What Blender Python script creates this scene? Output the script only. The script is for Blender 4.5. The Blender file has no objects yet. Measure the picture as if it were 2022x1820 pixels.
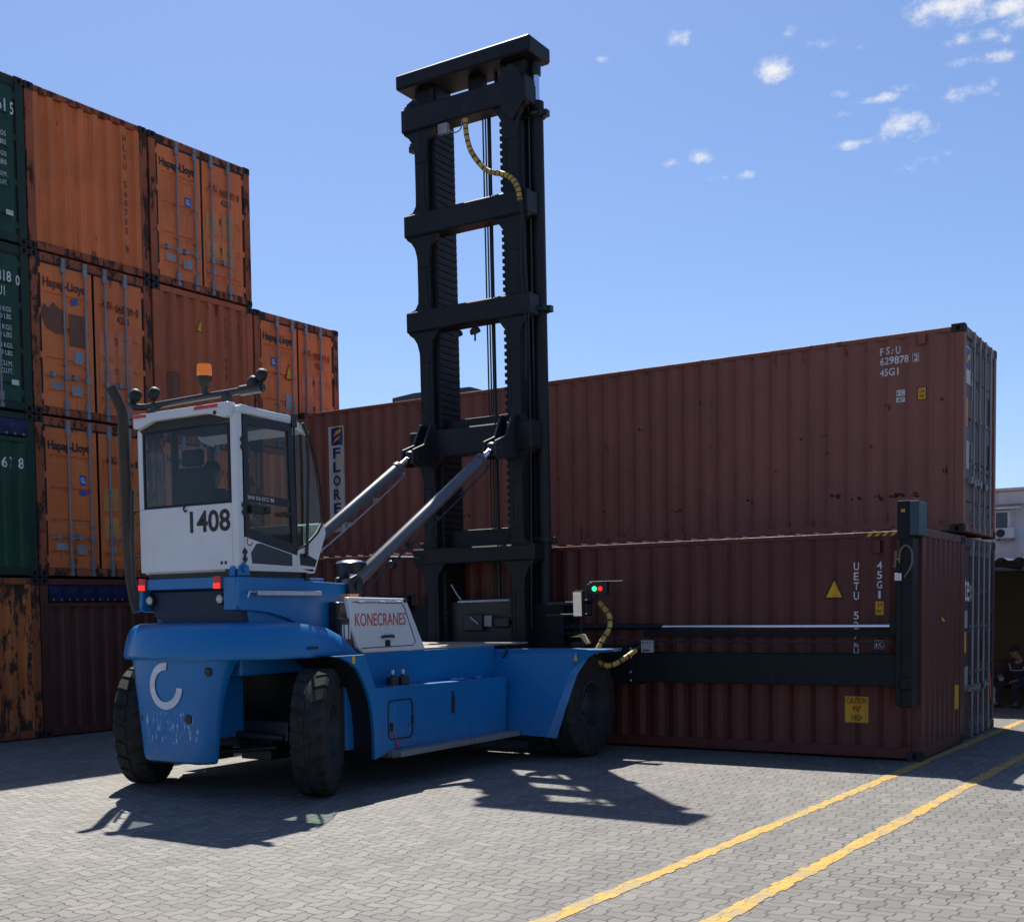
import bpy, bmesh, math, random
from mathutils import Vector, Matrix
random.seed(7)
S = bpy.context.scene
COL = S.collection
R = math.radians
sin, cos, pi = math.sin, math.cos, math.pi

# ------------------------------------------------------------------ camera
AZ, PITCH, ROLL, CAMH = -0.5932075, -0.0525, 0.0151, 1.9539
c_, s_ = cos(AZ), sin(AZ)
right0 = Vector((c_, -s_, 0)); fwd0 = Vector((s_, c_, 0)); Zv = Vector((0, 0, 1))
up0 = -fwd0*sin(PITCH) + Zv*cos(PITCH); fwd = fwd0*cos(PITCH) + Zv*sin(PITCH)
rgt = right0*cos(ROLL) - up0*sin(ROLL); upv = right0*sin(ROLL) + up0*cos(ROLL)
cd = bpy.data.cameras.new('camera'); cam = bpy.data.objects.new('camera', cd); COL.objects.link(cam)
cam.matrix_world = Matrix(((rgt.x, upv.x, -fwd.x, 0), (rgt.y, upv.y, -fwd.y, 0), (rgt.z, upv.z, -fwd.z, CAMH), (0, 0, 0, 1)))
cd.sensor_fit = 'HORIZONTAL'; cd.sensor_width = 36; cd.lens = 2387.8/2022*36
cd.shift_x = (1011-885.46)/2022; cd.shift_y = (1331.7-910)/2022
cd.clip_end = 2000; cd.clip_start = 0.1
S.camera = cam

# ------------------------------------------------------------------ sun, sky, exposure
SUNV = Vector((-0.432, 0.482, 1)).normalized()
sd = bpy.data.lights.new('sun', 'SUN'); sun = bpy.data.objects.new('sun', sd); COL.objects.link(sun)
sd.energy = 4.7; sd.angle = R(0.53); sd.color = (1, 0.955, 0.88)
sun.rotation_euler = SUNV.to_track_quat('Z', 'Y').to_euler()
S.view_settings.view_transform = 'Standard'; S.view_settings.look = 'None'
S.view_settings.exposure = 0.7; S.view_settings.gamma = 1.0
S.render.engine = 'CYCLES'
S.cycles.max_bounces = 8; S.cycles.transparent_max_bounces = 16

# ------------------------------------------------------------------ node helpers
class G:
    """small wrapper to write node graphs"""
    def __init__(s, nt): s.nt = nt
    def n(s, typ, ins=None, **props):
        nd = s.nt.nodes.new(typ)
        for k, v in props.items(): setattr(nd, k, v)
        if ins:
            for k, v in ins.items():
                sock = nd.inputs[k]
                if isinstance(v, bpy.types.NodeSocket): s.nt.links.new(v, sock)
                else: sock.default_value = v
        return nd
    def m(s, op, a, b=None, c=None, clamp=False):
        ins = {0: a}
        if b is not None: ins[1] = b
        if c is not None: ins[2] = c
        return s.n('ShaderNodeMath', ins, operation=op, use_clamp=clamp).outputs[0]
    def vm(s, op, a, b=None, out=0):
        ins = {0: a}
        if b is not None: ins[1] = b
        return s.n('ShaderNodeVectorMath', ins, operation=op).outputs[out]
    def mix(s, fac, a, b, mode='MIX'):
        nd = s.n('ShaderNodeMix', None, data_type='RGBA', blend_type=mode)
        for i, v in ((0, fac), (6, a), (7, b)):
            if isinstance(v, bpy.types.NodeSocket): s.nt.links.new(v, nd.inputs[i])
            else: nd.inputs[i].default_value = v
        return nd.outputs[2]
    def noise(s, vec, scale, detail=4, rough=.55, out=0):
        return s.n('ShaderNodeTexNoise', {'Vector': vec, 'Scale': scale, 'Detail': detail, 'Roughness': rough}).outputs[out]
    def ramp(s, fac, lo, hi):
        return s.n('ShaderNodeMapRange', {0: fac, 1: lo, 2: hi, 3: 0.0, 4: 1.0}, interpolation_type='SMOOTHSTEP').outputs[0]
    def link(s, a, b): s.nt.links.new(a, b)

def newmat(name):
    m = bpy.data.materials.new(name); m.use_nodes = True
    nt = m.node_tree; nt.nodes.clear()
    g = G(nt); out = g.n('ShaderNodeOutputMaterial'); p = g.n('ShaderNodeBsdfPrincipled')
    g.link(p.outputs[0], out.inputs[0])
    return m, g, p, out

def c4(c): return (c[0], c[1], c[2], 1)
def mul(c, k): return (c[0]*k, c[1]*k, c[2]*k, 1)

def paint(name, col, rough=.5, rust=.0, dirt=.35, rustcol=(.085, .030, .016), spec=.4, fade=.16, streak=.5, bump=.0, metal=0, seam=0):
    """weathered paint: faded patches, vertical dirt streaks, rust blotches"""
    m, g, p, out = newmat(name)
    tc = g.n('ShaderNodeTexCoord').outputs['Object']
    oi = g.n('ShaderNodeObjectInfo').outputs['Random']
    v = g.vm('ADD', tc, g.n('ShaderNodeCombineXYZ', {0: g.m('MULTIPLY', oi, 31.7), 1: g.m('MULTIPLY', oi, 17.3), 2: g.m('MULTIPLY', oi, 9.1)}).outputs[0])
    n1 = g.noise(v, 1.1, 5)
    base = g.mix(g.ramp(n1, .3, .7), mul(col, 1-fade), mul(col, 1+fade))
    vs = g.vm('MULTIPLY', v, (7, 7, .55))
    n2 = g.noise(vs, 1.6, 6, .6)
    base = g.mix(g.m('MULTIPLY', g.ramp(n2, .52, .78), streak*dirt*1.6), base, (.05, .04, .033, 1))
    n4 = g.noise(v, 42, 3, .7)
    base = g.mix(g.m('MULTIPLY', g.ramp(n4, .5, .85), .22*dirt), base, (.03, .026, .024, 1))
    if rust > 0:
        n3 = g.noise(g.vm('MULTIPLY', v, (1.5, 1.5, .8)), 3.6, 10, .72)
        n3 = g.m('ADD', n3, g.m('MULTIPLY', g.m('SUBTRACT', n2, .5), .55))
        if seam:
            z = g.n('ShaderNodeSeparateXYZ', {0: tc}).outputs[2]
            edge = g.m('MAXIMUM', g.m('SUBTRACT', 1, g.ramp(z, .12, .62)), g.ramp(z, seam-.5, seam-.1))
            n3 = g.m('ADD', n3, g.m('MULTIPLY', edge, .085))
        lo = .74-.2*rust
        f = g.ramp(n3, lo, lo+.09)
        base = g.mix(f, base, g.mix(g.noise(v, 30, 3), c4(rustcol), mul(rustcol, 2.2)))
        g.link(g.mix(f, (rough,)*3+(1,), (.9, .9, .9, 1)), p.inputs['Roughness'])
    else:
        g.link(g.m('ADD', g.m('MULTIPLY', n1, .16), rough-.08), p.inputs['Roughness'])
    g.link(base, p.inputs['Base Color'])
    p.inputs['Specular IOR Level'].default_value = spec
    p.inputs['Metallic'].default_value = metal
    if bump:
        b = g.n('ShaderNodeBump', {'Strength': bump, 'Distance': .08, 'Height': g.noise(g.vm('MULTIPLY', v, (1, 1, .8)), 2.1, 4, .6)})
        g.link(b.outputs[0], p.inputs['Normal'])
    return m

def plain(name, col, rough=.5, metal=0, spec=.5, var=.12, emit=0):
    m, g, p, out = newmat(name)
    tc = g.n('ShaderNodeTexCoord').outputs['Object']
    n = g.noise(tc, 9, 4)
    g.link(g.mix(g.ramp(n, .3, .7), mul(col, 1-var), mul(col, 1+var)), p.inputs['Base Color'])
    p.inputs['Roughness'].default_value = rough; p.inputs['Metallic'].default_value = metal
    p.inputs['Specular IOR Level'].default_value = spec
    if emit:
        p.inputs['Emission Color'].default_value = c4(col); p.inputs['Emission Strength'].default_value = emit
    return m

def glass(name, tint, gl=.09):
    m = bpy.data.materials.new(name); m.use_nodes = True; nt = m.node_tree; nt.nodes.clear(); g = G(nt)
    out = g.n('ShaderNodeOutputMaterial')
    t = g.n('ShaderNodeBsdfTransparent', {'Color': c4(tint)})
    gs = g.n('ShaderNodeBsdfGlossy', {'Color': (.95, .97, 1, 1), 'Roughness': .03})
    lw = g.n('ShaderNodeLayerWeight', {'Blend': .5}).outputs['Facing']
    front = g.m('SUBTRACT', 1, g.n('ShaderNodeNewGeometry').outputs['Backfacing'])
    f5 = g.m('ADD', gl, g.m('MULTIPLY', g.m('POWER', lw, 4.0), .8))
    mx = g.n('ShaderNodeMixShader', {0: g.m('MULTIPLY', f5, front)})
    g.link(t.outputs[0], mx.inputs[1]); g.link(gs.outputs[0], mx.inputs[2]); g.link(mx.outputs[0], out.inputs[0])
    return m

# ------------------------------------------------------------------ world: physical sky + small fair-weather clouds
W = bpy.data.worlds.new('World'); S.world = W; W.use_nodes = True
g = G(W.node_tree); W.node_tree.nodes.clear()
sky = g.n('ShaderNodeTexSky', sky_type='NISHITA'); sky.sun_disc = False
sky.sun_elevation = math.asin(SUNV.z); sky.sun_rotation = math.atan2(SUNV.x, SUNV.y)
sky.air_density = 1.0; sky.dust_density = .6; sky.ozone_density = 2.5; sky.altitude = 20
gen = g.n('ShaderNodeTexCoord').outputs['Generated']
dirn = g.vm('NORMALIZE', gen)
# azimuth (deg left of the lens axis is negative), elevation and half-sizes in degrees, strength
CLOUDS = [(1890,12,62,26,1.25),(1990,8,34,16,1.15),(1958,112,48,11,1),(1905,78,26,10,.55),(1950,72,22,10,.6),(1985,80,22,10,.7),(2010,45,24,14,.7),
          (1338,74,28,14,.6),(1556,68,22,11,.65),(1620,82,22,12,.5),(1530,138,28,20,.95),(1735,194,38,8,.8),(1797,170,24,10,.8),(1664,186,18,7,.55),(1670,226,22,8,.5),
          (1788,250,44,26,1.1),(1690,283,38,9,.9),(1388,312,22,16,.9),(1430,350,42,9,.8),(1325,323,20,7,.5),(1828,314,34,12,.8),(1796,331,22,12,.65),(1912,181,40,18,.6),(1970,186,18,9,.35),(1190,118,12,6,.3),(1700,92,18,6,.3)]
def pixdir(x, y):
    u = x-885.46; v = -(y-1331.7)
    return (rgt*u + upv*v + fwd*2387.8).normalized()
acc = None
nzv = g.vm('MULTIPLY', dirn, (1, 1, 1.35))
nz = g.noise(nzv, 38, 9, .68); nz2 = g.noise(nzv, 11, 5, .6)
for x, y, rx, ry, st in CLOUDS:
    c = pixdir(x, y); t = Vector((0, 0, 1)).cross(c).normalized(); b = c.cross(t).normalized()
    sx = 2387.8*.92/(rx*1.4); sy = 2387.8*.9/(ry*1.25)
    d = g.vm('SUBTRACT', dirn, tuple(c))
    a1 = g.vm('DOT_PRODUCT', d, tuple(t*sx), out=1); a2 = g.vm('DOT_PRODUCT', d, tuple(b*sy), out=1)
    l = g.m('SQRT', g.m('ADD', g.m('MULTIPLY', a1, a1), g.m('MULTIPLY', a2, a2)))
    k = g.m('MULTIPLY', g.m('SUBTRACT', 1.0, l, clamp=True), st)
    acc = k if acc is None else g.m('MAXIMUM', acc, k)
cl = g.m('ADD', acc, g.m('MULTIPLY', g.m('SUBTRACT', nz, .535), 3.4))
cl = g.m('MULTIPLY', g.ramp(cl, .08, 1.3), g.ramp(acc, 0.0, .22))
skc = g.vm('MULTIPLY', sky.outputs[0], (1.03, 1.14, 1.37))
skc = g.mix(g.m('MULTIPLY', cl, .95), skc, (9.5, 9.6, 9.8, 1))
bg = g.n('ShaderNodeBackground', {'Color': skc, "Strength": .059})
g.link(bg.outputs[0], g.n('ShaderNodeOutputWorld').inputs[0])

# ------------------------------------------------------------------ mesh helpers
class MB:
    def __init__(s, xf=None): s.v = []; s.f = []; s.mi = []; s.cm = 0; s.xf = xf
    def add(s, vs, fs):
        o = len(s.v); s.v += [tuple(v) for v in vs]
        for f in fs: s.f.append(tuple(i+o for i in f)); s.mi.append(s.cm)
        return s
    def box(s, x0, x1, y0, y1, z0, z1):
        return s.add([(x0,y0,z0),(x1,y0,z0),(x1,y1,z0),(x0,y1,z0),(x0,y0,z1),(x1,y0,z1),(x1,y1,z1),(x0,y1,z1)],
                     [(0,3,2,1),(4,5,6,7),(0,1,5,4),(1,2,6,5),(2,3,7,6),(3,0,4,7)])
    def prism(s, pts, ax, a, b):
        n = len(pts)
        def P(p, t): return {'x': (t, p[0], p[1]), 'y': (p[0], t, p[1]), 'z': (p[0], p[1], t)}[ax]
        return s.add([P(p, a) for p in pts]+[P(p, b) for p in pts],
                     [tuple(range(n)), tuple(range(2*n-1, n-1, -1))]+[(i, (i+1) % n, (i+1) % n+n, i+n) for i in range(n)])
    def loft(s, rings, cap=True, closed=True):
        n = len(rings[0]); o = []; fs = []
        for r in rings: o += r
        for k in range(len(rings)-1):
            for i in range(n if closed else n-1):
                j = (i+1) % n; fs.append((k*n+i, k*n+j, (k+1)*n+j, (k+1)*n+i))
        if cap: fs += [tuple(range(n)), tuple(range((len(rings)-1)*n, len(rings)*n))]
        return s.add(o, fs)
    def tube(s, pts, r, n=10, cap=True, alt=None):
        pts = [Vector(p) for p in pts]; rings = []
        rr = r if isinstance(r, (list, tuple)) else [r]*len(pts)
        prev = None
        for i, p in enumerate(pts):
            d = (pts[min(i+1, len(pts)-1)]-pts[max(i-1, 0)]).normalized()
            if prev is None: a = d.orthogonal().normalized()
            else:
                a = prev-d*prev.dot(d)
                a = a.normalized() if a.length > 1e-6 else d.orthogonal().normalized()
            prev = a; b = d.cross(a)
            rings.append([tuple(p+(a*cos(2*pi*k/n)+b*sin(2*pi*k/n))*rr[i]) for k in range(n)])
        if alt:
            for i in range(len(rings)-1):
                s.cm = alt[i % len(alt)]; s.loft(rings[i:i+2], cap=(i in (0, len(rings)-2)))
            s.cm = 0; return s
        return s.loft(rings, cap=cap)
    def cyl(s, p0, p1, r0, r1=None, n=20):
        return s.tube([p0, p1], [r0, r0 if r1 is None else r1], n)
    def lathe(s, prof, o, ax, n=32, cap=True):
        """prof: list of (radius, height along ax)"""
        ax = Vector(ax).normalized(); a = ax.orthogonal().normalized(); b = ax.cross(a); o = Vector(o)
        rings = [[tuple(o+ax*h+(a*cos(2*pi*k/n)+b*sin(2*pi*k/n))*r) for k in range(n)] for r, h in prof]
        return s.loft(rings, cap=cap)
    def ball(s, c, r, n=14, sc=(1, 1, 1)):
        rings = []
        for k in range(1, n//2):
            t = pi*k/(n//2)
            rings.append([(c[0]+r*sc[0]*sin(t)*cos(2*pi*i/n), c[1]+r*sc[1]*sin(t)*sin(2*pi*i/n), c[2]+r*sc[2]*cos(t)) for i in range(n)])
        return s.loft(rings)
    def build(s, name, mats, parent=None, bevel=0, seg=2, smooth=None, recalc=True, weld=False):
        vs = [s.xf(*v) for v in s.v] if s.xf else s.v
        me = bpy.data.meshes.new(name); me.from_pydata(vs, [], s.f)
        if not isinstance(mats, (list, tuple)): mats = [mats]
        for m in mats: me.materials.append(m)
        for p, i in zip(me.polygons, s.mi): p.material_index = i
        if recalc or weld:
            bm = bmesh.new(); bm.from_mesh(me)
            if weld: bmesh.ops.remove_doubles(bm, verts=bm.verts, dist=1e-4)
            bmesh.ops.recalc_face_normals(bm, faces=bm.faces); bm.to_mesh(me); bm.free()
        if smooth:
            for p in me.polygons: p.use_smooth = True
            me.set_sharp_from_angle(angle=R(smooth))
        o = bpy.data.objects.new(name, me); COL.objects.link(o)
        if parent: o.parent = parent
        if bevel:
            b = o.modifiers.new('bevel', 'BEVEL'); b.width = bevel; b.segments = seg; b.limit_method = 'ANGLE'; b.angle_limit = R(35)
            b.harden_normals = False
        return o

def tag(o, label, cat, group=None, kind=None):
    o['label'] = label; o['category'] = cat
    if group: o['group'] = group
    if kind: o['kind'] = kind
    return o
def thing(name, label, cat, loc=(0, 0, 0), rz=0, group=None):
    o = bpy.data.objects.new(name, None); COL.objects.link(o); o.location = loc; o.rotation_euler = (0, 0, rz)
    o.empty_display_size = .3
    return tag(o, label, cat, group)

_tc = {}
def glyphs(txt, bold=0.0, mono=1.0):
    """2-D outline faces of a string, normalised to a 1 x 1 box"""
    key = (txt, bold, mono)
    if key in _tc: return _tc[key]
    cu = bpy.data.curves.new('t', 'FONT'); cu.body = txt; cu.size = 1; cu.offset = bold; cu.resolution_u = 3; cu.space_character = mono
    ob = bpy.data.objects.new('t', cu); COL.objects.link(ob)
    dg = bpy.context.evaluated_depsgraph_get(); dg.update()
    me = bpy.data.meshes.new_from_object(ob.evaluated_get(dg))
    vs = [(v.co.x, v.co.y) for v in me.vertices]; fs = [tuple(p.vertices) for p in me.polygons]
    bpy.data.objects.remove(ob); bpy.data.curves.remove(cu); bpy.data.meshes.remove(me)
    x0 = min(v[0] for v in vs); x1 = max(v[0] for v in vs); y0 = min(v[1] for v in vs); y1 = max(v[1] for v in vs)
    r = ([((x-x0)/(x1-x0), (y-y0)/(y1-y0)) for x, y in vs], fs)
    _tc[key] = r; return r

def text(mb, txt, o, rt, upd, w, h, bold=.012):
    """write txt in the rectangle with lower left corner o"""
    vs, fs = glyphs(txt, bold); o = Vector(o); rt = Vector(rt); upd = Vector(upd)
    mb.add([tuple(o+rt*(x*w)+upd*(y*h)) for x, y in vs], fs)

def stack(mb, txt, o, rt, upd, w, pitch, h, bold=.012):
    """letters one under the other, o = upper left corner"""
    o = Vector(o); upd = Vector(upd)
    for i, ch in enumerate(txt):
        if ch != ' ':
            ww = w*.45 if ch in '1I' else w
            text(mb, ch, o-upd*(pitch*i+h)+Vector(rt)*((w-ww)/2), rt, upd, ww, h, bold)

def drape(mb, breaks, fx, fo, ax):
    """cut a flat decal mesh at corrugation breaks along axis ax and push it on the profile"""
    bm = bmesh.new(); vs = [bm.verts.new(v) for v in mb.v]
    for f in mb.f:
        try: bm.faces.new([vs[i] for i in f])
        except ValueError: pass
    lo = min(v[ax] for v in mb.v); hi = max(v[ax] for v in mb.v)
    nrm = [0, 0, 0]; nrm[ax] = 1
    for b in breaks:
        if lo < b < hi:
            co = [0, 0, 0]; co[ax] = b
            bmesh.ops.bisect_plane(bm, geom=bm.verts[:]+bm.edges[:]+bm.faces[:], plane_co=co, plane_no=nrm)
    bm.verts.ensure_lookup_table(); bm.verts.index_update()
    for v in bm.verts: v.co[fo] = fx(v.co[ax])+v.co[fo]
    out = MB(); out.add([tuple(v.co) for v in bm.verts], [tuple(v.index for v in f.verts) for f in bm.faces]); bm.free()
    return out

# ------------------------------------------------------------------ paving
def herringbone(g):
    """interlocking zigzag pavers laid in herringbone: joint distance, paver id"""
    geo = g.n('ShaderNodeNewGeometry').outputs['Position']
    w = .1125
    jit = g.noise(geo, 2.6, 3, out=1)
    pv = g.vm('ADD', geo, g.vm('MULTIPLY', g.vm('SUBTRACT', jit, (.5, .5, .5)), (.018, .018, 0)))
    sp = g.n('ShaderNodeSeparateXYZ', {0: pv}); x, y = sp.outputs[0], sp.outputs[1]
    X = g.m('DIVIDE', x, w); Y = g.m('DIVIDE', y, w)
    def zig(t):
        a = g.m('PINGPONG', g.m('ADD', t, 100.5), 1.0)     # 0..1 triangle, one wave per paver length
        a = g.m('SUBTRACT', a, .5)
        a = g.m('MAXIMUM', g.m('MINIMUM', g.m('MULTIPLY', a, 3.0), .5), -.5)
        return g.m('MULTIPLY', a, .26)
    X2 = g.m('ADD', X, zig(Y)); Y2 = g.m('ADD', Y, zig(X))
    X2 = g.m('ADD', X2, 4000); Y2 = g.m('ADD', Y2, 4000)
    i = g.m('FLOOR', X2); j = g.m('FLOOR', Y2); fx = g.m('FRACT', X2); fy = g.m('FRACT', Y2)
    k = g.m('MODULO', g.m('ADD', g.m('SUBTRACT', i, j), 8000), 4)
    def is_(v): return g.m('COMPARE', k, v, .1)
    k0, k1, k2, k3 = is_(0), is_(1), is_(2), is_(3)
    d = g.m('MINIMUM', g.m('MINIMUM', g.m('ADD', fx, k1), g.m('ADD', g.m('SUBTRACT', 1, fx), k0)),
            g.m('MINIMUM', g.m('ADD', fy, k2), g.m('ADD', g.m('SUBTRACT', 1, fy), k3)))
    ii = g.m('SUBTRACT', i, k1); jj = g.m('SUBTRACT', j, k2)
    wn = g.n('ShaderNodeTexWhiteNoise', {'Vector': g.n('ShaderNodeCombineXYZ', {0: ii, 1: jj, 2: 0.0}).outputs[0]}, noise_dimensions='3D')
    return d, wn.outputs[0], geo

def paving_mat():
    m, g, p, out = newmat('concrete_pavers')
    d, rid, geo = herringbone(g)
    big = g.noise(geo, .33, 5, .6); mid = g.noise(geo, 2.1, 6, .65); fine = g.noise(geo, 95, 4, .7)
    col = g.mix(rid, (.182, .171, .151, 1), (.244, .230, .203, 1))
    odd = g.m('FRACT', g.m('MULTIPLY', rid, 17.31))
    col = g.mix(g.m('MULTIPLY', g.ramp(odd, .86, .92), .35), col, (.10, .096, .09, 1))
    col = g.mix(g.m('MULTIPLY', g.m('SUBTRACT', 1, g.ramp(odd, .05, .09)), .3), col, (.31, .29, .255, 1))
    oil = g.noise(g.vm('ADD', geo, (4.7, 9.2, 0)), .8, 7, .62)
    col = g.mix(g.m('MULTIPLY', g.ramp(oil, .60, .72), .45), col, (.06, .057, .053, 1))
    xdark = g.m('MULTIPLY', g.ramp(g.n('ShaderNodeSeparateXYZ', {0: geo}).outputs[0], -10.5, -4.5), .75)  # paver colour gets darker towards +X
    col = g.mix(xdark, col, g.mix(1.0, col, (.70, .695, .70, 1), 'MULTIPLY'))
    trk = g.noise(g.vm('MULTIPLY', geo, (2.6, .22, 1)), 1.0, 5, .6)
    col = g.mix(g.m('MULTIPLY', g.ramp(trk, .52, .72), .42), col, (.085, .08, .074, 1))
    col = g.mix(g.ramp(big, .36, .68), col, g.mix(1.0, col, (.86, .85, .87, 1), 'MULTIPLY'))
    col = g.mix(g.m('MULTIPLY', g.ramp(mid, .56, .8), .55), col, (.115, .111, .105, 1))
    col = g.mix(g.m('MULTIPLY', g.ramp(fine, .35, .8), .3), col, (.105, .1, .093, 1))
    spots = g.noise(geo, 4.2, 7, .75)
    col = g.mix(g.m('MULTIPLY', g.ramp(spots, .66, .76), .75), col, (.05, .047, .044, 1))
    chip = g.noise(g.vm('ADD', geo, (7.3, 2.1, 0)), 9, 8, .8)
    col = g.mix(g.m('MULTIPLY', g.ramp(chip, .72, .76), .8), col, (.40, .375, .35, 1))
    wid = g.m('ADD', .05, g.m('MULTIPLY', g.noise(geo, 3.2, 4), .06))
    joint = g.m('SUBTRACT', 1, g.ramp(d, g.m('MULTIPLY', wid, .5), wid))
    depth = g.ramp(g.noise(geo, 1.3, 5, .7), .34, .62)
    col = g.mix(g.m('MULTIPLY', joint, g.m('ADD', .42, g.m('MULTIPLY', depth, .52))), col, (.022, .021, .020, 1))
    g.link(col, p.inputs['Base Color'])
    p.inputs['Roughness'].default_value = .68; p.inputs['Specular IOR Level'].default_value = .45
    hgt = g.m('ADD', g.m('SUBTRACT', g.m('MULTIPLY', fine, .12), joint), g.m('MULTIPLY', rid, .35))
    g.link(g.n('ShaderNodeBump', {'Strength': .55, 'Distance': .008, 'Height': hgt}).outputs[0], p.inputs['Normal'])
    return m
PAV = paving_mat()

def line_mat(name, colr, wear):
    m, g, p, out = newmat(name)
    d, rid, geo = herringbone(g)
    mid = g.noise(geo, 3.5, 6, .7); fine = g.noise(geo, 80, 4, .7)
    col = g.mix(rid, mul(colr, .86), mul(colr, 1.06))
    wv = g.m('ADD', g.m('MULTIPLY', rid, .62), g.m('MULTIPLY', mid, .6))
    col = g.mix(g.m('MULTIPLY', g.ramp(wv, wear, wear+.16), .8), col, (.27, .215, .105, 1))
    col = g.mix(g.m('MULTIPLY', g.ramp(fine, .52, .75), .4), col, (.3, .25, .16, 1))
    joint = g.m('SUBTRACT', 1, g.ramp(d, .025, .06))
    col = g.mix(g.m('MULTIPLY', joint, .6), col, (.07, .06, .04, 1))
    g.link(col, p.inputs['Base Color']); p.inputs['Roughness'].default_value = .7
    return m
YEL = line_mat('worn_yellow_line_paint', (.52, .30, .035), .62)
FADED = line_mat('faded_line_paint', (.4, .36, .22), .4)

mb = MB(); n = 24
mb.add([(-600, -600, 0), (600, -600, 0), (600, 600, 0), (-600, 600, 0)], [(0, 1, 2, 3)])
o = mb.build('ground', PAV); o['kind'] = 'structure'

def ground_line(name, p0, p1, wd, mat, z=.004):
    a = Vector((*p0, 0)); b = Vector((*p1, 0)); d = (b-a).normalized(); nn = Vector((-d.y, d.x, 0)); L = (b-a).length
    vs = []; fs = []; k = 0; t = 0; st = .0563; wl = wr = 0
    while t < L:
        if k % 2 == 0: wl = random.uniform(-.016, .016); wr = random.uniform(-.016, .016)
        for tt in (t, t+st*.8):
            vs += [tuple(a+d*tt+nn*(wd/2+wl)+Vector((0, 0, z))), tuple(a+d*tt-nn*(wd/2+wr)+Vector((0, 0, z)))]
        t += st; k += 1
    for i in range(len(vs)//2-1): fs.append((2*i, 2*i+1, 2*i+3, 2*i+2))
    m = MB(); m.add(vs, fs); o = m.build(name, mat, recalc=False); o['kind'] = 'structure'; return o
ground_line('yellow_line', (-3.80, 3.6), (-3.27, 21.8), .122, YEL)
ground_line('yellow_line', (-2.91, 3.6), (-2.30, 23.8), .128, YEL)
ground_line('faded_line', (-16.72, 9.2), (-15.6, 15.2), .06, FADED)

# ------------------------------------------------------------------ shared materials
ORANGE = paint('weathered_orange_paint', (.70, .172, .040), .55, rust=.36, dirt=.5, fade=.14, seam=2.59, bump=.35)
ORANGE2 = paint('clean_orange_paint', (.74, .184, .046), .55, rust=.26, dirt=.42, fade=.1, seam=2.59, bump=.35)
ORANGEW = paint('spotted_orange_paint', (.56, .150, .034), .55, rust=1.22, dirt=.6, fade=.14, rustcol=(.035, .02, .014), seam=2.59, bump=.35)
RUSTOR = paint('brownish_orange_paint', (.43, .105, .036), .6, rust=.4, dirt=.6, fade=.12, seam=2.59, bump=.35)
BROWN = paint('dark_brown_container_paint', (.10, .030, .020), .6, rust=.3, dirt=.6, seam=2.59, bump=.35)
GREEN = paint('dark_green_container_paint', (.008, .056, .028), .5, rust=.2, dirt=.5, seam=2.59, bump=.35)
FRAMEO = paint('rusty_orange_frame', (.34, .085, .028), .65, rust=1.28, dirt=.8, rustcol=(.03, .016, .011))
FRAMEG = paint('dirty_green_frame', (.008, .034, .019), .6, rust=.7, dirt=.8, rustcol=(.028, .018, .014))
MAROON = paint('maroon_container_paint', (.105, .0225, .0155), .5, rust=.1, dirt=.3, fade=.1, seam=2.90, bump=.35)
MAROON2 = paint('faded_red_brown_paint', (.25, .090, .062), .6, rust=.40, dirt=.4, fade=.08, rustcol=(.075, .022, .016), seam=2.90, bump=.35)
GREYBR = paint('dirty_grey_brown_paint', (.135, .082, .075), .6, rust=.4, dirt=.9, fade=.25)
DARKBR = paint('dark_dirty_maroon_paint', (.052, .030, .032), .6, rust=.3, dirt=.9, fade=.3)
CAST = plain('dark_cast_steel', (.03, .017, .014), .75, var=.35)
HOLE = plain('hole_black', (.006, .006, .006), .9)
GALV = paint('galvanised_bar', (.25, .245, .26), .5, rust=.25, dirt=.5, spec=.5, metal=.3)
GASK = plain('black_rubber_gasket', (.018, .016, .016), .8)
TARP = plain('navy_tarpaulin', (.005, .009, .055), .45, var=.3)
BLKTXT = plain('black_lettering', (.03, .02, .018), .6)
BRNTXT = plain('faded_brown_lettering', (.13, .045, .03), .7)
WHTTXT = plain('white_lettering', (.74, .72, .70), .6)
REDTXT = plain('red_lettering', (.62, .06, .03), .5)
YELPL = paint('yellow_placard', (.72, .36, .02), .6, dirt=.5)
TANPL = paint('tan_placard', (.60, .245, .085), .65, dirt=.5)
PNKPL = paint('faded_pink_placard', (.62, .20, .10), .65, dirt=.4)
GRYPL = paint('grey_plate', (.3, .29, .3), .5, dirt=.6)
WHTPL = paint('white_plate', (.66, .64, .62), .6, dirt=.4)
BLUPL = plain('blue_sticker', (.02, .1, .42), .5)
NAVPL = plain('navy_sticker', (.012, .025, .17), .5)
BRNPL = paint('torn_sticker_patch', (.20, .085, .055), .8, rust=.5, dirt=.8, rustcol=(.3, .2, .17))
CREAM = paint('cream_banner', (.60, .54, .45), .7, rust=.2, dirt=.8, rustcol=(.2, .12, .08))
ORTXT = plain('orange_red_sticker', (.6, .1, .03), .6)

# ------------------------------------------------------------------ shipping containers
def corr(y0, y1, flat, slope, depth):
    """trapezoid corrugation: list of (pos, depth) and a depth function"""
    pts = []; p = 2*(flat+slope); n = max(1, int((y1-y0-flat)/p)); sc = (y1-y0)/(n*p+flat)
    f = flat*sc; s2 = slope*sc; y = y0
    for i in range(n):
        pts += [(y, 0), (y+f, 0), (y+f+s2, depth), (y+2*f+s2, depth)]; y += 2*f+2*s2
    pts += [(y, 0), (y1, 0)]
    def fn(t):
        for a, b in zip(pts, pts[1:]):
            if a[0] <= t <= b[0]+1e-9: return a[1]+(b[1]-a[1])*((t-a[0])/max(1e-9, b[0]-a[0]))
        return 0
    return pts, fn, [q[0] for q in pts]
WID = 2.438; LEN = 12.192
SIDEP = corr(.112, LEN-.112, .064, .076, .027)
ENDP = corr(.15, WID-.15, .098, .036, .048)
ROOFP = corr(.14, LEN-.14, .09, .03, .02)
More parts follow.
